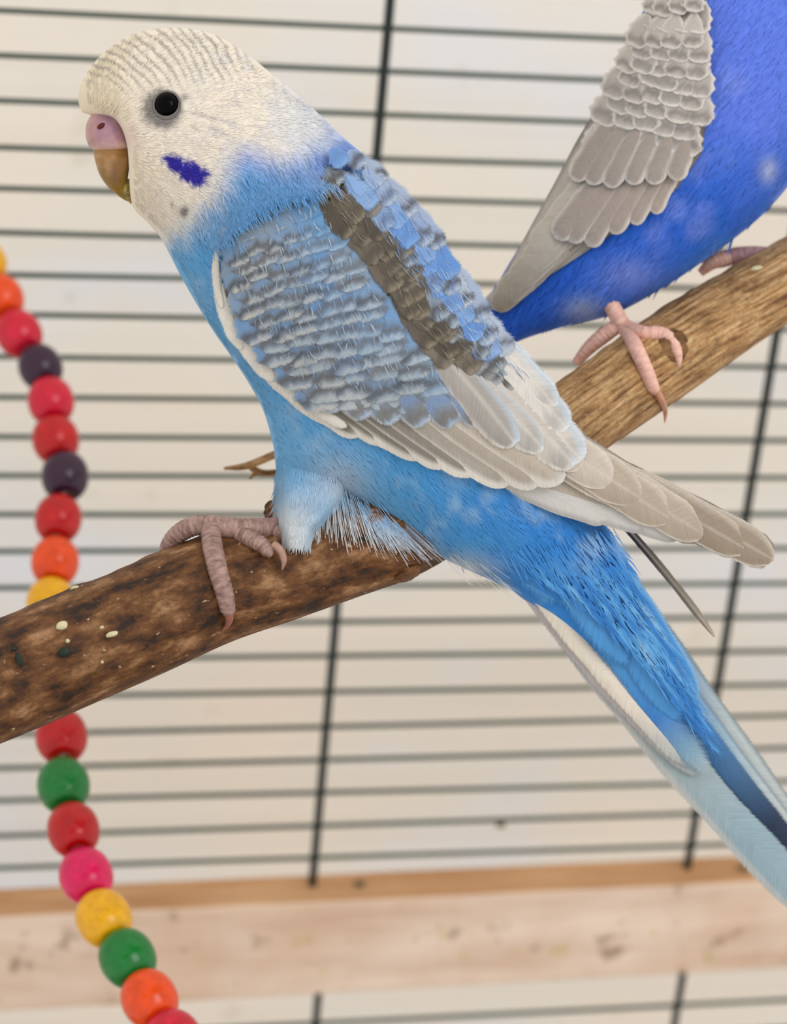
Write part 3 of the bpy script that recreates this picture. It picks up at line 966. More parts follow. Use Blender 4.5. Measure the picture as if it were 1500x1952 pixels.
# tertials
ter = [((820, 610), (1112, 880), 84, lin(206, 198, 186)), ((800, 600), (1098, 890), 96, lin(190, 182, 172)), ((780, 610), (1040, 860), 90, lin(184, 178, 172)),
       ((850, 600), (1085, 820), 70, lin(204, 200, 194)), ((880, 590), (1062, 780), 60, lin(206, 202, 196)), ((790, 620), (985, 850), 92, lin(158, 152, 146))]
for k, (r, t, wd, c) in enumerate(ter):
    sp = dict(base=c, rim=(8, lin(232, 228, 220), 0.9), side=(-1, wd * 0.3, lin(188, 206, 224), 0.55), bars=[(34, 20, lin(150, 146, 142), 0.6)], shaft=(lin(226, 222, 214), 0.3))
    feather('tertial_feather', r, t, wd, H1, sp, wing, lift=(18, 26 + k * 0.8), bend=-6, camber=6, n=22, m=13, taper=0.55, soft=5, point=1.3)

# greater coverts
gc = [((540, 640), (598, 764)), ((575, 648), (648, 786)), ((615, 655), (700, 800)), ((660, 660), (755, 808)), ((705, 660), (812, 812)), ((755, 655), (868, 814)), ((800, 650), (926, 812)), ((850, 645), (975, 800))]
for k, (r, t) in enumerate(gc):
    sp = dict(base=lin(128, 134, 142), rim=(7, lin(196, 202, 206), 0.85), bars=[(26, 13, lin(118, 116, 114), 0.85), (9, 6, lin(168, 192, 220), 0.8), (62, 16, lin(112, 150, 200), 0.6)])
    feather('covert_feather', r, t, 64, H1, sp, wing, lift=(18, 23 + k * 0.6), bend=4, camber=3, n=20, m=13, taper=0.6, soft=6, point=0.9, flat=1.0)

# lesser and median coverts in shingled rows
LP = [(446, 424), (438, 468), (446, 530), (468, 598), (508, 660), (556, 712), (604, 748)]
RP = [(585, 365), (622, 405), (666, 470), (712, 548), (762, 622), (820, 690), (880, 742)]
ts = list(1 - (1 - np.linspace(0, 1, 15)) ** 0.92)


def spec_cov(u, t):
    nb = float(vnoise(u * 100, t * 100, 22, 3)); r = RNG.random()
    dark = mixc(lin(72, 76, 84), lin(104, 98, 94), np.array(r))
    light = mixc(lin(140, 150, 158), lin(92, 142, 192), np.array(np.clip(nb * 1.1 + 0.35 * u - 0.15, 0, 1)))
    rim = mixc(lin(196, 193, 182), lin(146, 172, 196), np.array(np.clip(0.15 + 0.6 * u + 0.4 * (r - 0.5), 0, 1)))
    cy = smooth(0.55, 1.0, u) * smooth(0.30, 0.0, t)
    light, rim, dark = [mixc(q_, lin(58, 148, 208), np.array(cy * 0.9)) for q_ in (light, rim, dark)]
    s = 15 + 13 * t
    return dict(base=light, rim=(5, rim, 0.35), bars=[(s * 2.1, s * 0.4, lin(104, 150, 200), 0.4), (s * 1.12, s * 0.40, dark, 0.95 - 0.4 * u * r), (s * 0.38, s * 0.34, rim, 0.9)])


patch('covert_feather', LP, RP, ts, lambda t: 33 + 19 * t, spec_cov, H1, wing, skew=-0.10, over=2.9, lift0=22, lift1=25, wide=1.9, soft=6, jit=4)

# scapulars and back, on the body
L2 = [(600, 376), (642, 412), (700, 480), (760, 570), (820, 650), (872, 706)]
R2 = [(690, 296), (756, 358), (838, 462), (916, 590), (972, 672), (1022, 728)]


def spec_scap(u, t):
    r, r2 = RNG.random(), RNG.random()
    un = u + 0.05 * RNG.normal()
    brown = mixc(lin(68, 60, 50), lin(106, 96, 82), np.array(r))
    brown = mixc(brown, lin(160, 150, 136), np.array(smooth(0.8, 1.0, t) * 0.7))
    grey = mixc(lin(126, 150, 180), lin(128, 126, 122), np.array(np.clip(r * 0.7 + t * 0.5, 0, 1)))
    blue = mixc(lin(88, 138, 206), lin(128, 164, 212), np.array(r))
    blue = mixc(blue, lin(200, 202, 202), np.array(smooth(0.72, 0.95, t)))
    edge = mixc(lin(128, 152, 194), lin(190, 198, 206), np.array(np.clip(0.5 * r + t * 0.6, 0, 1)))
    ks = [smooth(0.36, 0.48, un), smooth(0.56, 0.68, un), smooth(0.76, 0.86, un)]
    b, rm, dk_, st = brown, lin(150, 138, 116), lin(62, 54, 46), 0.6
    for k, bb, r_, d_, s_ in zip(ks, (grey, blue, edge), (lin(176, 188, 198), lin(134, 170, 214), lin(196, 204, 210)), (lin(66, 66, 68), lin(84, 104, 144), lin(70, 72, 82)), (0.9, 0.3 * r2, 0.98 * (1 - 0.6 * smooth(0.7, 1, t)))):
        k = np.array(k)
        b, rm, dk_, st = mixc(b, bb, k), mixc(rm, r_, k), mixc(dk_, d_, k), st * (1 - k) + s_ * k
    return dict(base=b, rim=(5, rm, 0.25), bars=[(22 + 6 * r2, 9, dk_, float(st)), (6, 6, rm, 0.6)])


def ax_scap(u, t):
    a = along(L2, min(t + 0.05, 1)) - along(L2, max(t - 0.05, 0)); b = along(R2, min(t + 0.05, 1)) - along(R2, max(t - 0.05, 0))
    return a * (1 - u) / np.linalg.norm(a) + b * u / np.linalg.norm(b)


patch('scapular_feather', L2, R2, list(np.linspace(0.0, 1, 15)), lambda t: 24 + 5 * t, spec_scap, H1, body, axfn=ax_scap, over=4.0, lift0=24, lift1=27, wide=1.9, soft=6, jit=6)

# tail and its coverts
def wlin(r, t, w0, w1):
    r, t = np.array(r, float), np.array(t, float); a = t - r; l2 = a @ a
    return lambda x, y: w0 + (w1 - w0) * ((x - r[0]) * a[0] + (y - r[1]) * a[1]) / l2


BL, BD, TEAL, NAVY = lin(72, 144, 206), lin(54, 122, 194), lin(140, 162, 172), lin(22, 42, 72)
tail = [  # root, tip, width, w root/tip, bend, spec
    ((1150, 1040), (1640, 1745), 60, -40, -60, 10, dict(base=TEAL, grad=[(0, BL), (0.25, lin(110, 160, 206)), (0.45, lin(176, 188, 190)), (1, lin(198, 200, 196))], side=(-1, 9, lin(104, 116, 120), 0.8))),
    ((1110, 1060), (1618, 1752), 66, -20, -40, 4, dict(base=TEAL, grad=[(0, BD), (0.3, BL), (0.5, lin(150, 178, 196)), (0.75, lin(190, 196, 192)), (1, lin(190, 194, 190))], side=(-1, 7, lin(110, 124, 134), 0.7))),
    ((1080, 1080), (1600, 1745), 58, 0, -30, -4, dict(base=NAVY, grad=[(0, BD), (0.42, lin(56, 124, 190)), (0.6, lin(58, 100, 140)), (0.74, NAVY), (1, lin(12, 24, 46))])),
    ((1010, 1110), (1580, 1765), 84, 10, -20, 10, dict(base=TEAL, grad=[(0, BL), (0.3, lin(176, 184, 188)), (0.5, lin(158, 172, 176)), (0.75, lin(140, 164, 176)), (1, lin(150, 172, 182))], side=(1, 16, lin(196, 190, 182), 0.6), rim=(3, lin(170, 176, 176), 0.5))),
    ((985, 1098), (1330, 1478), 44, 16, 10, 12, dict(base=lin(186, 176, 174), grad=[(0, lin(186, 176, 174)), (0.7, lin(186, 178, 176)), (1, lin(162, 172, 176))])),
    ((968, 1058), (1318, 1462), 46, 30, 20, 8, dict(base=lin(226, 216, 200), grad=[(0, lin(226, 216, 200)), (0.7, lin(220, 210, 196)), (1, lin(166, 174, 176))])),
    ((1030, 1060), (1352, 1478), 66, 36, 22, 0, dict(base=BL, grad=[(0, BL), (0.5, BL), (0.72, BD), (0.88, lin(120, 156, 180)), (1, lin(160, 176, 180))])),
    ((1060, 1030), (1300, 1378), 84, 52, 30, -6, dict(base=BL, grad=[(0, BD), (0.5, BL), (1, BL)], rim=(4, lin(100, 160, 210), 0.5))),
    ((1110, 1010), (1340, 1400), 60, 50, 26, -8, dict(base=BL, grad=[(0, BD), (0.6, BL), (1, BD)], side=(-1, 9, lin(170, 194, 212), 0.7))),
    ((1145, 1030), (1330, 1330), 44, 40, 18, -6, dict(base=BL, side=(-1, 8, lin(150, 186, 214), 0.6))),
    ((1000, 1010), (1200, 1270), 72, 62, 46, 0, dict(base=BL, rim=(3, BD, 0.5))),
    ((1060, 980), (1235, 1240), 74, 66, 44, -4, dict(base=BD, rim=(4, BL, 0.6))),
    ((1110, 985), (1225, 1170), 60, 60, 44, -4, dict(base=BD, rim=(4, BL, 0.6))),
    ((940, 1010), (1075, 1150), 70, 66, 52, 4, dict(base=BL, rim=(4, lin(120, 172, 216), 0.6))),
]
for r, t, wd, w0, w1, bd, sp in tail:
    feather('tail_feather', r, t, wd, wlin(r, t, w0, w1), sp, body, lift=(0, 0), bend=bd, camber=8, n=34, m=15, taper=0.7, point=2.4, soft=12 if wd > 58 and t[1] < 1480 else 5)

# loose streaky barbs over the tail coverts
TPOLY = [(950, 1050), (1165, 1000), (1235, 1150), (1325, 1320), (1352, 1420), (1290, 1350), (1190, 1225), (1080, 1130), (1000, 1090)]


def pick_t(rg, n):
    x = rg.uniform(940, 1360, n); y = rg.uniform(990, 1430, n)
    ok = (sdpoly(TPOLY, x, y) > 0) & (rg.random(n) < 1.15 - 0.6 * smooth(1150, 1400, y))
    return x[ok], y[ok]


def col_t(x, y):
    k = vnoise(x * 0.8 - y * 0.6, (x * 0.6 + y * 0.8) * 0.12, 7, 12)
    c = mixc(lin(52, 120, 192), lin(92, 158, 212), smooth(0.25, 0.75, k))
    return mixc(c, lin(150, 188, 216), smooth(0.8, 0.95, k) * 0.6)


blades('plumage_barbs', body, 4200, pick_t, lambda x, y: np.maximum(B1.w(x, y), 86 - 0.11 * (y - 1000)) + 3, lambda x, y: unit(0.56 + 0 * x, 0.80 + 0 * x), lambda x, y: 42 + 0 * x, lambda x, y: 2.4 + 0 * x,
       lambda x, y: mixc(col1(x, y), col_t(x, y), smooth(1040, 1140, y)), lift=1.5, both=False, seed=55, jitter=0.05, tilt=0.08, nsurf=lambda x, y: 0.10 * y + 0 * x)

# stray hair-like barbs over the small wing feathers
def pal(cols, seed):
    cols = np.array(cols)
    return lambda x, y: cols[(np.abs(np.floor(x[:, :1, :1] * 7.3 + y[:, :1, :1] * 3.1)).astype(int) + np.zeros(x.shape, int)) % len(cols)]


def pick_poly(poly):
    p = np.array(poly)

    def f(rg, n):
        x = rg.uniform(p[:, 0].min(), p[:, 0].max(), n); y = rg.uniform(p[:, 1].min(), p[:, 1].max(), n)
        ok = sdpoly(poly, x, y) > 4
        return x[ok], y[ok]
    return f


blades('stray_barbs', wing, 750, pick_poly(LP + RP[::-1]), lambda x, y: H1(x, y) + 33, lambda x, y: unit(0.36 + 0 * x, 0.92 + 0 * x), lambda x, y: 17 + 0 * x, lambda x, y: 1.3 + 0 * x,
       pal([lin(178, 184, 190), lin(120, 156, 196), lin(112, 116, 124), lin(152, 164, 178), lin(132, 152, 178)], 1), lift=2, both=False, seed=61, jitter=0.06, spread=0.16, nsurf=H1, tilt=0.1)
blades('stray_barbs', body, 1000, pick_poly(L2 + R2[::-1]), lambda x, y: H1(x, y) + 35, lambda x, y: unit(0.58 + 0 * x, 0.80 + 0 * x), lambda x, y: 22 + 0 * x, lambda x, y: 1.3 + 0 * x,
       lambda x, y: mixc(pal([lin(136, 126, 110), lin(92, 84, 72), lin(116, 106, 92), lin(70, 62, 54)], 2)(x, y), pal([lin(130, 164, 206), lin(176, 190, 206), lin(100, 118, 150), lin(92, 140, 204)], 3)(x, y),
                         smooth(-10, 25, (x - 600) * 0.80 - (y - 376) * 0.60 - 52)), lift=2, both=False, seed=62, jitter=0.06, spread=0.16, nsurf=H1, tilt=0.1)

# soft plumage
def pick1(rg, n):
    x = rg.uniform(140, 1250, n); y = rg.uniform(45, 1230, n)
    ok = (np.minimum.reduce([B1.mask(x + a, y + b) for a, b in ((7, 0), (-7, 0), (0, 7), (0, -7))]) > 0.5) & (B1.w(x, y) > 55) & (sdpoly(WPOLY, x, y) < 12)
    ok &= ~((np.hypot(x - 318, y - 200) < 34)) & (sdpoly([(160, 222), (200, 216), (235, 226), (252, 262), (252, 300), (246, 350), (250, 388), (150, 388)], x, y) < 1)
    return x[ok], y[ok]


def dir1(x, y):
    hx, hy = unit(x - 170, (y - 265) * 0.9 + 6)
    bx_, by_ = 0.60 + 0 * x, 0.80 + 0 * x
    lowr = smooth(700, 1000, x)
    bx_, by_ = bx_ + 0.12 * lowr, by_ - 0.12 * lowr
    th_ = smooth(860, 960, y) * smooth(660, 590, x)
    bx_, by_ = bx_ * (1 - th_) + 0.05 * th_, by_ * (1 - th_) + 1.0 * th_
    h = smooth(-60, 40, sdpoly(HEADPOLY, x, y))
    return unit(hx * h + bx_ * (1 - h), hy * h + by_ * (1 - h))


inh = lambda x, y: smooth(-40, 30, sdpoly(HEADPOLY, x, y))
blades('plumage_barbs', body, 62000, pick1, lambda x, y: B1.w(x, y), dir1, lambda x, y: 26 - 15 * inh(x, y), lambda x, y: 3.4 - 1.2 * inh(x, y), col1, lift=1.8, jitter=0.045, spread=0.12, nsurf=lambda x, y: B1.look(_R1n, x, y), edge=B1.mask)


# neck barbs overlapping the shoulder and wing top
def pick_neck(rg, n):
    t = rg.random(n)
    p = along([(396, 440), (436, 396), (496, 354), (560, 330), (600, 322)], t)
    return p[:, 0] + rg.normal(size=n) * 16, p[:, 1] + rg.normal(size=n) * 15


surf_nw = lambda x, y: np.where(sdpoly(WPOLY, x, y) > -30, H1(x, y) + 38 * smooth(-30, 20, sdpoly(WPOLY, x, y)), B1.w(x, y))
blades('plumage_barbs', body, 4200, pick_neck, surf_nw, lambda x, y: unit(0.42 + 0.25 * smooth(500, 650, x), 0.9 + 0 * x), lambda x, y: 26 + 8 * smooth(450, 600, x), lambda x, y: 2.3 + 0 * x,
       lambda x, y: mixc(col1(x, y), lin(128, 156, 196), 0.35 + 0 * x), lift=8, both=False, seed=9, jitter=0.14, spread=0.14)


# thigh plumage of the near leg
TY = np.array([820, 870, 915, 955, 985, 1005, 1018.]); TA = np.array([535, 529, 527, 526, 525, 525, 530.]); TB = np.array([620, 665, 668, 655, 632, 615, 600.]); TD = np.array([50, 60, 68, 84, 114, 134, 136.])
TW0 = 60


def surf_th(x, y):
    A, Bq, d = np.interp(y, TY, TA), np.interp(y, TY, TB), np.interp(y, TY, TD)
    e = TW0 + d * np.sqrt(np.maximum(1 - ((x - (A + Bq) / 2) / ((Bq - A) / 2)) ** 4, 0))
    k = smooth(850, 930, y)
    return (B1.look(_R1s, x, y) - 5) * (1 - k) + np.maximum(e, B1.look(_R1s, x, y) - 5) * k


thigh = plate([((TA[k], TY[k]), (TB[k], TY[k]), TD[k]) for k in range(7)], col1, 'thigh', bird, M_PLUME, w0=TW0, n=60, m=48, wfun=surf_th)


def pick_th(rg, n):
    x = rg.uniform(526, 650, n); y = rg.uniform(860, 1018, n)
    ok = (rg.random(n) < smooth(855, 945, y)) & (sdpoly([(530, 860), (650, 870), (645, 950), (615, 985), (590, 1018), (532, 1018), (527, 960)], x, y) > 0)
    return x[ok], y[ok]


blades('plumage_barbs', thigh, 5200, pick_th, surf_th, lambda x, y: unit((x - 590) * 0.004 + 0.02, 1 + 0 * x), lambda x, y: 34 + 0 * x, lambda x, y: 2.8 + 0 * x, col1, lift=3, both=False, seed=21, jitter=0.04)


# loose hair-like barbs hanging in front of the branch
def fringe(p0, p1, dx0, dx1, ln, n, w, seed, c0, c1):
    rg = np.random.default_rng(seed)
    t = np.sort(rg.random(n))
    x0 = p0[0] + (p1[0] - p0[0]) * t + rg.normal(size=n) * 2; y0 = p0[1] + (p1[1] - p0[1]) * t + rg.normal(size=n) * 9
    L = ln * (0.75 + 0.4 * rg.random(n)); d = dx0 + (dx1 - dx0) * t + rg.normal(size=n) * 0.04
    k = np.linspace(0, 1, 5)
    X = x0[:, None] + (d * L)[:, None] * k + 3 * rg.normal(size=n)[:, None] * k ** 2
    Y = y0[:, None] + L[:, None] * k
    Wd = 0.55 * (1 - 0.4 * k)
    Wz = np.maximum(np.maximum(w, B1.w(X, Y) + 6) + 6 * k[None] + rg.normal(size=n)[:, None] * 4, branch_w(X.ravel(), Y.ravel()).reshape(X.shape) + 4)
    XX = np.stack([X - Wd, X + Wd], -1); YY = np.stack([Y, Y], -1); WW = np.stack([Wz, Wz], -1)
    V = P(XX, YY, WW).reshape(-1, 3)
    C = mixc(np.asarray(c0), np.asarray(c1), np.broadcast_to(k[None, :, None], XX.shape)).reshape(-1, 3)
    b = np.arange(n)[:, None, None] * 10 + np.arange(4)[None, :, None] * 2
    F = (b + np.array([0, 1, 3, 2])).reshape(-1, 4)
    tag(mk('fringe_barbs', V, F, M_PLUME, body, C), kind='stuff')


WB = lin(206, 212, 220); GB = lin(226, 224, 220)
fringe((575, 985), (608, 970), 0.05, 0.0, 62, 22, 130, 31, WB, GB)
fringe((600, 930), (640, 925), -0.05, 0.05, 105, 34, 120, 32, lin(150, 186, 214), GB)
fringe((632, 935), (690, 955), 0.10, 0.42, 92, 52, 100, 36, lin(140, 182, 214), GB)
fringe((680, 958), (735, 990), 0.42, 0.75, 80, 56, 90, 33, lin(120, 170, 212), WB)
fringe((708, 975), (778, 1012), 0.75, 1.15, 62, 56, 80, 34, lin(120, 170, 212), WB)
fringe((850, 1062), (960, 1108), 1.0, 1.3, 28, 40, 30, 35, lin(190, 204, 214), GB)


# feet
def claw(pts, parent, col, D=D1):
    V, F, FU = tube(pts, 26, 12, D)
    return mk('claw', V, F, M_HORN, parent, np.broadcast_to(col, (len(V), 3)), FU)


def toe(pts, parent, mat, name='toe', D=D1, bumps=0.09, per=0.34, seed=1.0, n=70):
    V, F, FU = tube(pts, n, 22, D, bumps, per, seed=seed)
    return mk(name, V, F, mat, parent, None, FU)


def on(x, y, h): return (x, y, float(branch_w(x, y)[0]) + h)


foot = toe([(640, 985, 40, 20), (580, 1004, 80, 20), (520, 1008, 135, 21), (470, 1007, 158, 20), (420, 1006, 162, 19), (395, 1004, 158, 16)], bird, M_FOOT1, 'foot', seed=1.5)
toe([(440, 1003, 160, 17), (400, 1001, 158, 19), (368, 1003, 152, 19), (340, 1018, 140, 18), (322, 1040, 120, 16), (316, 1064, 90, 13)], foot, M_FOOT1, seed=2.5)
t2 = [(402, 1004, 168, 18), on(404, 1034, 10) + (19,), on(411, 1068, 9) + (19,), on(419, 1100, 8) + (18,), on(428, 1130, 8) + (17,), on(434, 1158, 8) + (15,), on(435, 1170, 6) + (10,)]
t2[1] = (404, 1034, max(t2[1][2], 190), 19)
toe(t2, foot, M_FOOT1, seed=3.5)
claw([on(434, 1160, 10) + (10,), on(437, 1178, 10) + (8,), on(433, 1192, 5) + (5,), on(424, 1201, 1) + (1.5,)], foot, lin(150, 92, 80))
toe([(455, 1016, 166, 16), (485, 1030, 186, 16), (503, 1042, 200, 14), (512, 1054, 208, 11), (515, 1062, 208, 3)], foot, M_FOOT1, seed=4.5)
claw([(520, 1036, 206, 8), (535, 1050, 208, 8), (541, 1068, 206, 6), (538, 1086, 200, 1.5)], foot, lin(178, 140, 122))
toe([(520, 1012, 140, 15), (545, 1020, 158, 14), (562, 1023, 166, 11), (576, 1020, 160, 2)], foot, M_FOOT1, seed=5.5)
# other foot, on the far side of the branch
foot_b = toe([(690, 960, -60, 20), (640, 962, -80, 19), (600, 975, -70, 18), (560, 985, -60, 16)], bird, M_FOOT1, 'foot', seed=6.5)
toe([(580, 982, -60, 16), (540, 1000, -80, 16), (520, 1040, -60, 14), (520, 1075, -30, 10)], foot_b, M_FOOT1, seed=7.5)

# ------------------------------------------------------------------ far budgie
ST2 = [((860, 640), (890, 715), 16), ((905, 595), (935, 685), 26), ((938, 555), (990, 650), 46), ((985, 478), (1078, 622), 82), ((1040, 388), (1172, 598), 118), ((1100, 276), (1278, 540), 152),
       ((1162, 150), (1382, 468), 176), ((1208, 58), (1468, 395), 186), ((1255, -40), (1540, 300), 186), ((1310, -140), (1592, 190), 176), ((1370, -230), (1622, 90), 160),
       ((1430, -300), (1645, 10), 146), ((1500, -345), (1665, -60), 140), ((1580, -355), (1688, -110), 126), ((1640, -330), (1706, -150), 100), ((1682, -280), (1718, -190), 60), ((1702, -240), (1710, -215), 8)]
B2 = Bird(D2, ST2, (800, -420, 1760, 760), 200, 110)
HEAD2 = [(1400, -400), (1760, -400), (1760, 20), (1640, 40), (1560, -60), (1440, -160), (1360, -240)]


def col2(x, y):
    n1 = fbm(x, y, 80, 21) - 0.5; n2 = fbm(x, y, 26, 22) - 0.5
    vio, cob, az = lin(92, 122, 224), lin(40, 98, 204), lin(56, 140, 214)
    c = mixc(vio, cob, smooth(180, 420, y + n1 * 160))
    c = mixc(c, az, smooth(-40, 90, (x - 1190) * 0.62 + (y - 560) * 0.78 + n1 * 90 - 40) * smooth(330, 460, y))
    c = mixc(c, lin(120, 140, 220), smooth(0.08, 0.30, n1) * 0.5)
    c = mixc(c, lin(124, 142, 214), np.exp(-(((x - 1200) / 60) ** 2 + ((y - 525) / 36) ** 2)) * 0.7)
    c = mixc(c, lin(176, 186, 216), np.exp(-(((x - 1465) / 16) ** 2 + ((y - 325) / 24) ** 2)) * 0.8)
    c = mixc(c, lin(170, 184, 214), np.exp(-(((x - 1110) / 40) ** 2 + ((y - 590) / 24) ** 2)) * 0.7)
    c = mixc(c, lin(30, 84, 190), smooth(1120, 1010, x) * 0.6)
    return mixc(c, CREAM, smooth(-20, 20, sdpoly(HEAD2, x, y) + n2 * 30))


b2 = empty('budgerigar', P(1190, 620, 0, D2), 'cobalt blue budgie with pale grey scalloped wing perched further along the branch', 'bird')
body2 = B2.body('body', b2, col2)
W2POLY = [(1270, -60), (1345, 0), (1342, 100), (1350, 200), (1340, 290), (1290, 360), (1240, 410), (1170, 445), (1120, 480), (1040, 532), (945, 594), (928, 565), (970, 495), (1005, 425), (1050, 345), (1095, 262), (1150, 165), (1205, 55)]
_R2s = blur(B2.R, 14)
_R2n = blur(B2.R, 8)
H2 = lambda x, y: np.maximum(B2.look(_R2s, x, y), B2.w(x, y)) + 8
LOW2 = [(1345, 20), (1348, 120), (1350, 200), (1338, 290), (1290, 360), (1240, 408), (1170, 444), (1120, 478), (1040, 530), (955, 586)]
UPP2 = [(1262, -30), (1215, 60), (1180, 120), (1140, 200), (1098, 270), (1055, 352), (1015, 425), (985, 480), (960, 525), (938, 566)]


def shell2(name, mirror):
    t = np.linspace(0, 1, 40); u = np.linspace(0, 1, 16)
    a, b = along(LOW2, t), along(UPP2, t)
    x = a[:, 0:1] + (b - a)[:, 0:1] * u; y = a[:, 1:2] + (b - a)[:, 1:2] * u
    w = H2(x, y) + 2
    w2 = w - 16
    if mirror: w, w2 = -w, -w2
    N = 640
    V = np.vstack([P(x, y, w, D2).reshape(-1, 3), P(x, y, w2, D2).reshape(-1, 3)])
    F = np.vstack([grid(40, 16), grid(40, 16, off=N)]).tolist()
    rim = list(range(16)) + [i * 16 + 15 for i in range(1, 40)] + [39 * 16 + k for k in range(14, -1, -1)] + [i * 16 for i in range(38, 0, -1)]
    F += [[rim[k], rim[(k + 1) % len(rim)], rim[(k + 1) % len(rim)] + N, rim[k] + N] for k in range(len(rim))]
    c = np.broadcast_to(lin(182, 172, 160), (2 * N, 3))
    fu = np.vstack([np.stack([x, y, x * 0], -1).reshape(-1, 3)] * 2)
    return mk(name, V, F, M_FEATHER, b2, c, fu)


wing2 = shell2('wing', False)
shell2('wing', True)
G2, G2P, G2D = lin(172, 160, 150), lin(214, 206, 198), lin(140, 134, 130)
for k, (r, t, wd) in enumerate([((1235, 300), (938, 590), 50), ((1215, 300), (950, 572), 56), ((1195, 300), (975, 545), 60), ((1180, 290), (1000, 515), 62), ((1160, 280), (1018, 482), 62)]):
    feather('primary_feather', r, t, wd, H2, dict(base=mixc(lin(150, 138, 122), lin(192, 182, 168), np.array(k / 4)), rim=(4, G2P, 0.6)), wing2, D2, (4 + k, 8 + 2 * k), -6, 5, 20, 11, taper=0.6)
for k, (r, t, wd) in enumerate([((1325, 270), (1245, 408), 34), ((1318, 255), (1205, 428), 38), ((1300, 240), (1165, 446), 42), ((1280, 240), (1120, 470), 44), ((1262, 240), (1085, 462), 46), ((1240, 245), (1058, 456), 50)]):
    feather('secondary_feather', r, t, wd, H2, dict(base=lin(166, 152, 142), rim=(6, G2P, 0.9), side=(-1, 9, G2P, 0.5)), wing2, D2, (6 + k, 14 + 2 * k), 6, 5, 20, 11, taper=0.6)
for k, (r, t) in enumerate([((1320, 240), (1285, 345)), ((1290, 235), (1240, 352)), ((1258, 230), (1200, 352)), ((1228, 225), (1158, 358)), ((1200, 220), (1122, 352)), ((1178, 215), (1092, 345))]):
    feather('covert_feather', r, t, 46, H2, dict(base=lin(158, 146, 138), rim=(7, G2P, 0.9)), wing2, D2, (14, 26 + k), 2, 5, 16, 9, taper=0.6)


def spec2(u, t):
    r = RNG.random()
    s = 16 + 10 * t
    return dict(base=mixc(lin(192, 184, 176), lin(176, 168, 162), np.array(r)), rim=(8, mixc(G2P, lin(224, 218, 210), np.array(r)), 0.95),
                bars=[(s * 1.05, s * 0.40, mixc(lin(118, 112, 108), lin(146, 140, 136), np.array(r)), 0.85)])


patch('covert_feather', [(1235, 10), (1205, 75), (1175, 140), (1145, 210), (1125, 265)], [(1338, 10), (1343, 100), (1345, 180), (1335, 250), (1310, 300)],
      list(np.linspace(0, 1, 11)), lambda t: 29 + 12 * t, spec2, H2, wing2, D2, over=2.5, lift0=18, lift1=21, wide=1.6, soft=3.5,
      axfn=lambda u, t: (-0.42 + 0.35 * u, 0.9))
for r, t, wd, c in [((1000, 560), (760, 800), 50, lin(40, 92, 190)), ((990, 590), (770, 830), 60, lin(48, 100, 196)), ((975, 540), (740, 790), 40, lin(190, 190, 190))]:
    feather('tail_feather', r, t, wd, wlin(r, t, 20, 0), dict(base=c), body2, D2, (0, 0), 0, 6, 14, 9, taper=0.8)


def pick2(rg, n):
    x = rg.uniform(880, 1720, n); y = rg.uniform(-360, 700, n)
    ok = (np.minimum.reduce([B2.mask(x + a, y + b) for a, b in ((9, 0), (-9, 0), (0, 9), (0, -9))]) > 0.5) & (B2.w(x, y) > 50) & (sdpoly(W2POLY, x, y) < 4)
    return x[ok], y[ok]


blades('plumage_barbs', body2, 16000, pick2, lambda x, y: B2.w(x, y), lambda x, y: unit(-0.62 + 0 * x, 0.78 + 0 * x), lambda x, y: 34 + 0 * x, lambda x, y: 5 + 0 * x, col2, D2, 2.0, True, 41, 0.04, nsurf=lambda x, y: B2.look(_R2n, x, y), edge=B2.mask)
ew = float(B2.w(1620, -235))
lump('eye', 1620, -235, ew - 8, 21, 21, 18, M_EYE, b2, D=D2, n=16, m=22)
bk2 = plate([((1700, -250), (1712, -180), 24), ((1722, -236), (1722, -170), 30), ((1738, -200), (1724, -150), 26), ((1740, -160), (1726, -130), 16), ((1730, -118), (1722, -116), 3)], cbeak, 'beak', b2, M_HORN, D2, 30, 24)
plate([((1690, -262), (1704, -215), 20), ((1712, -258), (1722, -212), 34), ((1732, -236), (1732, -206), 30), ((1738, -216), (1734, -204), 8)], ccere, 'cere', bk2, M_HORN, D2, 24, 24)

# far bird's feet (positions in its own depth)
k12 = D1 / D2


def on2(x, y, h):
    wz = D1 - (float(branch_w(x, y)[0]) + h) * D1 / FPX
    return (x, y, (D2 - wz) * FPX / D2)


f2 = toe([(1150, 545, 60, 18), (1165, 580, 62, 16), (1178, 605, 66, 16), (1188, 622, 66, 15)], b2, M_FOOT2, 'foot', D2, 0.03)
wz = on2(1215, 660, 12)[2]
toe([(1180, 608, 68, 15), (1195, 632, 74, 15), on2(1212, 664, 14) + (15,), on2(1230, 702, 13) + (14,), on2(1243, 735, 12) + (13,), on2(1250, 748, 9) + (8,)], f2, M_FOOT2, D=D2, bumps=0.05)
claw([on2(1246, 738, 14) + (8,), on2(1260, 762, 20) + (7,), on2(1268, 784, 24) + (5,), (1267, 806, on2(1268, 784, 20)[2], 1)], f2, lin(196, 140, 112), D2)
toe([(1186, 614, 64, 14), (1150, 640, 52, 15), (1122, 664, 38, 13), (1098, 692, 20, 9)], f2, M_FOOT2, D=D2, bumps=0.05)
toe([(1190, 620, 62, 13), on2(1225, 634, 12) + (13,), on2(1258, 636, 12) + (14,), on2(1280, 650, 14) + (13,), on2(1292, 676, 14) + (9,), on2(1294, 700, 10) + (3,)], f2, M_FOOT2, D=D2, bumps=0.05)
f2b = toe([(1330, 470, -120, 18), (1362, 494, -100, 17), (1410, 486, -95, 16), (1455, 486, -90, 16), (1490, 494, -85, 14)], b2, mat_skin('mauve_scaly_skin', lin(186, 146, 150), lin(150, 112, 118)), 'foot', D2, 0.04)
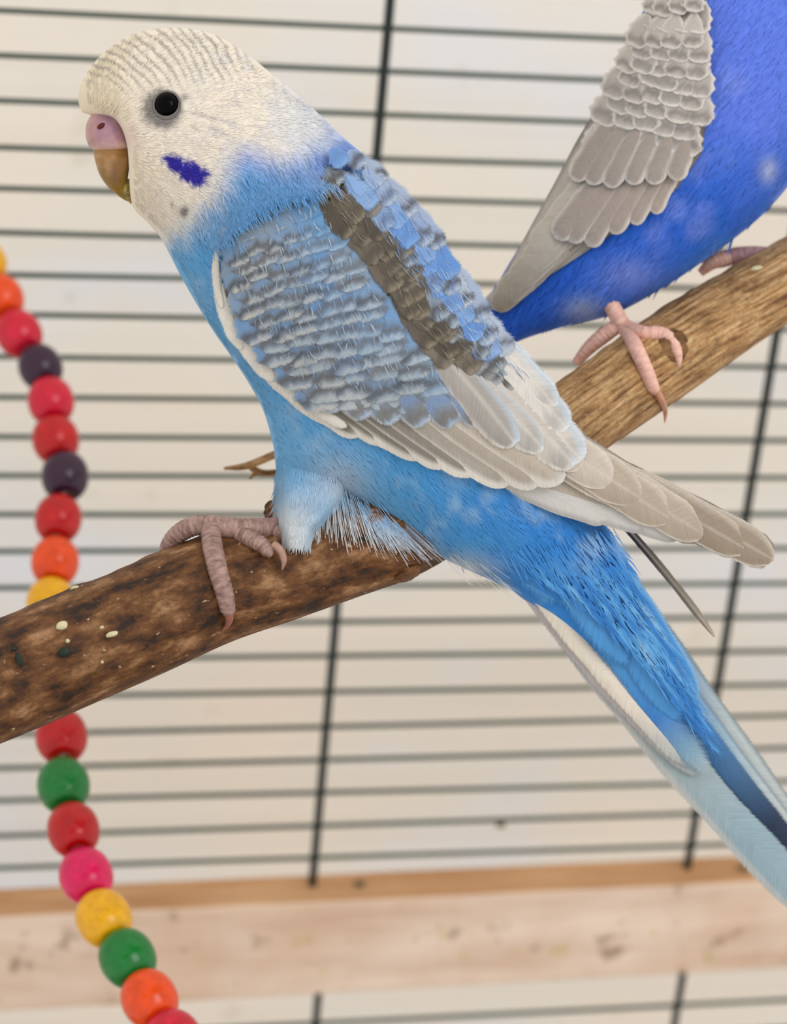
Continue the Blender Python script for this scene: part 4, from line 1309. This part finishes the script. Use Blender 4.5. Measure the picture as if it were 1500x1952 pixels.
toe([(1470, 490, -85, 14), (1495, 500, -80, 13), (1512, 525, -75, 10)], f2b, M_FOOT2, D=D2, bumps=0.04)
toe([(1400, 488, -95, 14), (1360, 500, -90, 13), (1335, 520, -100, 8)], f2b, M_FOOT2, D=D2, bumps=0.04)

# ------------------------------------------------------------------ bead strand
def mat_bead(name, c):
    m, nt, b = newmat(name, 0.22, spec=0.35)
    g = nd(nt, 'ShaderNodeTexCoord')
    n = noise(nt, g.outputs['Object'], 420, 4, 0.6)
    r = ramp(nt, n.outputs[0], [(0.32, tuple(np.asarray(c) * 0.78)), (0.6, tuple(c)), (0.85, tuple(np.minimum(np.asarray(c) * 1.15 + 0.015, 1)))])
    nt.links.new(r.outputs[0], b.inputs['Base Color'])
    b.inputs['Coat Weight'].default_value = 0.12
    b.inputs['Coat Roughness'].default_value = 0.2
    bump(nt, b, n.outputs[0], 0.12, 0.0003)
    return m


BC = {'yellow': lin(234, 170, 8), 'orange': lin(230, 72, 8), 'crimson': lin(202, 8, 46), 'purple': lin(50, 18, 46), 'red': lin(186, 4, 8), 'green': lin(6, 116, 42), 'pink': lin(220, 8, 86)}
BM = {k: mat_bead(k + '_painted_wood', v) for k, v in BC.items()}
beads = [('yellow', -28, 500, 40), ('orange', 2, 568, 43), ('crimson', 36, 636, 44), ('purple', 77, 700, 42), ('crimson', 97, 765, 44.5), ('red', 106, 838, 45), ('purple', 124, 908, 45.5),
         ('red', 111, 989, 45), ('orange', 105, 1071, 46), ('yellow', 97, 1150, 47), ('red', 98, 1232, 47), ('green', 104, 1318, 48), ('red', 117, 1404, 50), ('green', 121, 1497, 50.5),
         ('red', 140, 1582, 50), ('pink', 164, 1670, 51.5), ('yellow', 198, 1751, 53), ('green', 243, 1827, 54), ('orange', 285, 1905, 54), ('crimson', 330, 1982, 56),
         ('purple', -70, 440, 40), ('green', 385, 2050, 56)]
beads = sorted(beads, key=lambda b: b[2])
zf = lambda r: 0.006 * FPX / r          # 12 mm wooden beads
cen = np.array([P(b[1], b[2], 0, 0.447 + (0.60 - 0.447) * (56 - (40 + 16 * (b[2] - 440) / 1610)) / 16) for b in beads])
strand = empty('bead_strand', cen[0], 'hanging string of colourful round wooden beads behind the branch', 'bead strand')
for i, bd in enumerate(beads):
    c = cen[i]
    ax = cen[min(i + 1, len(cen) - 1)] - cen[max(i - 1, 0)]; ax /= np.linalg.norm(ax)
    u_ = np.cross(ax, [0.2, 0.9, 0.3]); u_ /= np.linalg.norm(u_); v_ = np.cross(ax, u_)
    rad = bd[3] / FPX * ((c - CAM) @ FW)
    gap = 0.5 * np.linalg.norm(cen[min(i + 1, len(cen) - 1)] - cen[max(i - 1, 0)]) / (1 if 0 < i < len(cen) - 1 else 0.5)
    hh = min(0.5 * gap, rad * 0.97)
    n_, m_ = 26, 36
    a = np.linspace(0, math.pi, n_)
    zz = np.clip(np.cos(a) * 1.12, -1, 1)
    prof = np.sin(a) ** 0.80
    prof[0] = prof[-1] = 0.16
    zs = -zz * hh
    zs[0] *= 0.8; zs[-1] *= 0.8
    tt = np.linspace(0, 2 * math.pi, m_, endpoint=False)
    V = c + ax * zs[:, None, None] + rad * prof[:, None, None] * (u_ * np.cos(tt)[None, :, None] + v_ * np.sin(tt)[None, :, None])
    bo = mk('bead', V.reshape(-1, 3), grid(n_, m_, True), BM[bd[0]], strand)
    bo['label'] = bd[0] + ' painted wooden bead'
M_CORD = newmat('cotton_cord', 0.8, lin(190, 180, 160), 0.2)[0]
cq = catmull(cen, 120); V = []
for i in range(120):
    t = cq[min(i + 1, 119)] - cq[max(i - 1, 0)]; t /= np.linalg.norm(t)
    u_ = np.cross(t, [0.2, 0.9, 0.3]); u_ /= np.linalg.norm(u_); v_ = np.cross(t, u_)
    for k in range(8): V.append(cq[i] + 0.0008 * (u_ * math.cos(k * math.pi / 4) + v_ * math.sin(k * math.pi / 4)))
mk('cord', V, grid(120, 8, True), M_CORD, strand)

# ------------------------------------------------------------------ husks caught on wires and rail
M_HUSK = newmat('seed_husk', 0.7, lin(112, 96, 66), 0.2)[0]


def husk(px, py, yy, r, label, z=None):
    h = hit(px, py, yy)
    if z is not None: h[2] = z
    n_, m_ = 10, 12
    a = np.linspace(0, math.pi, n_)[:, None]; t = np.linspace(0, 2 * math.pi, m_, endpoint=False)[None]
    f = 1 + 0.5 * (fbm(np.cos(t) * 40 + a * 30, np.sin(t) * 40, 20, int(px) % 9) - 0.5)
    X = np.sin(a) * np.cos(t) * 1.5 * f; Y = np.sin(a) * np.sin(t) * f; Z = np.cos(a) * 0.7 * f
    V = h + r * np.stack([X, Y, Z], -1)
    tag(mk('seed_husk', V.reshape(-1, 3), grid(n_, m_, True), M_HUSK), label, 'seed husk')


husk(1420, 1634, WALL_Y - 0.004, 0.0016, 'dark seed husk lying on the rail below the tail of the sky blue budgie', zt + 0.0012)
husk(688, 1668, WALL_Y - 0.004, 0.0013, 'brown seed husk lying on the rail between the two vertical bars', zt + 0.0011)
husk(955, 1573, WALL_Y - 0.0016, 0.0011, 'small seed husk caught on a thin wire above the rail')
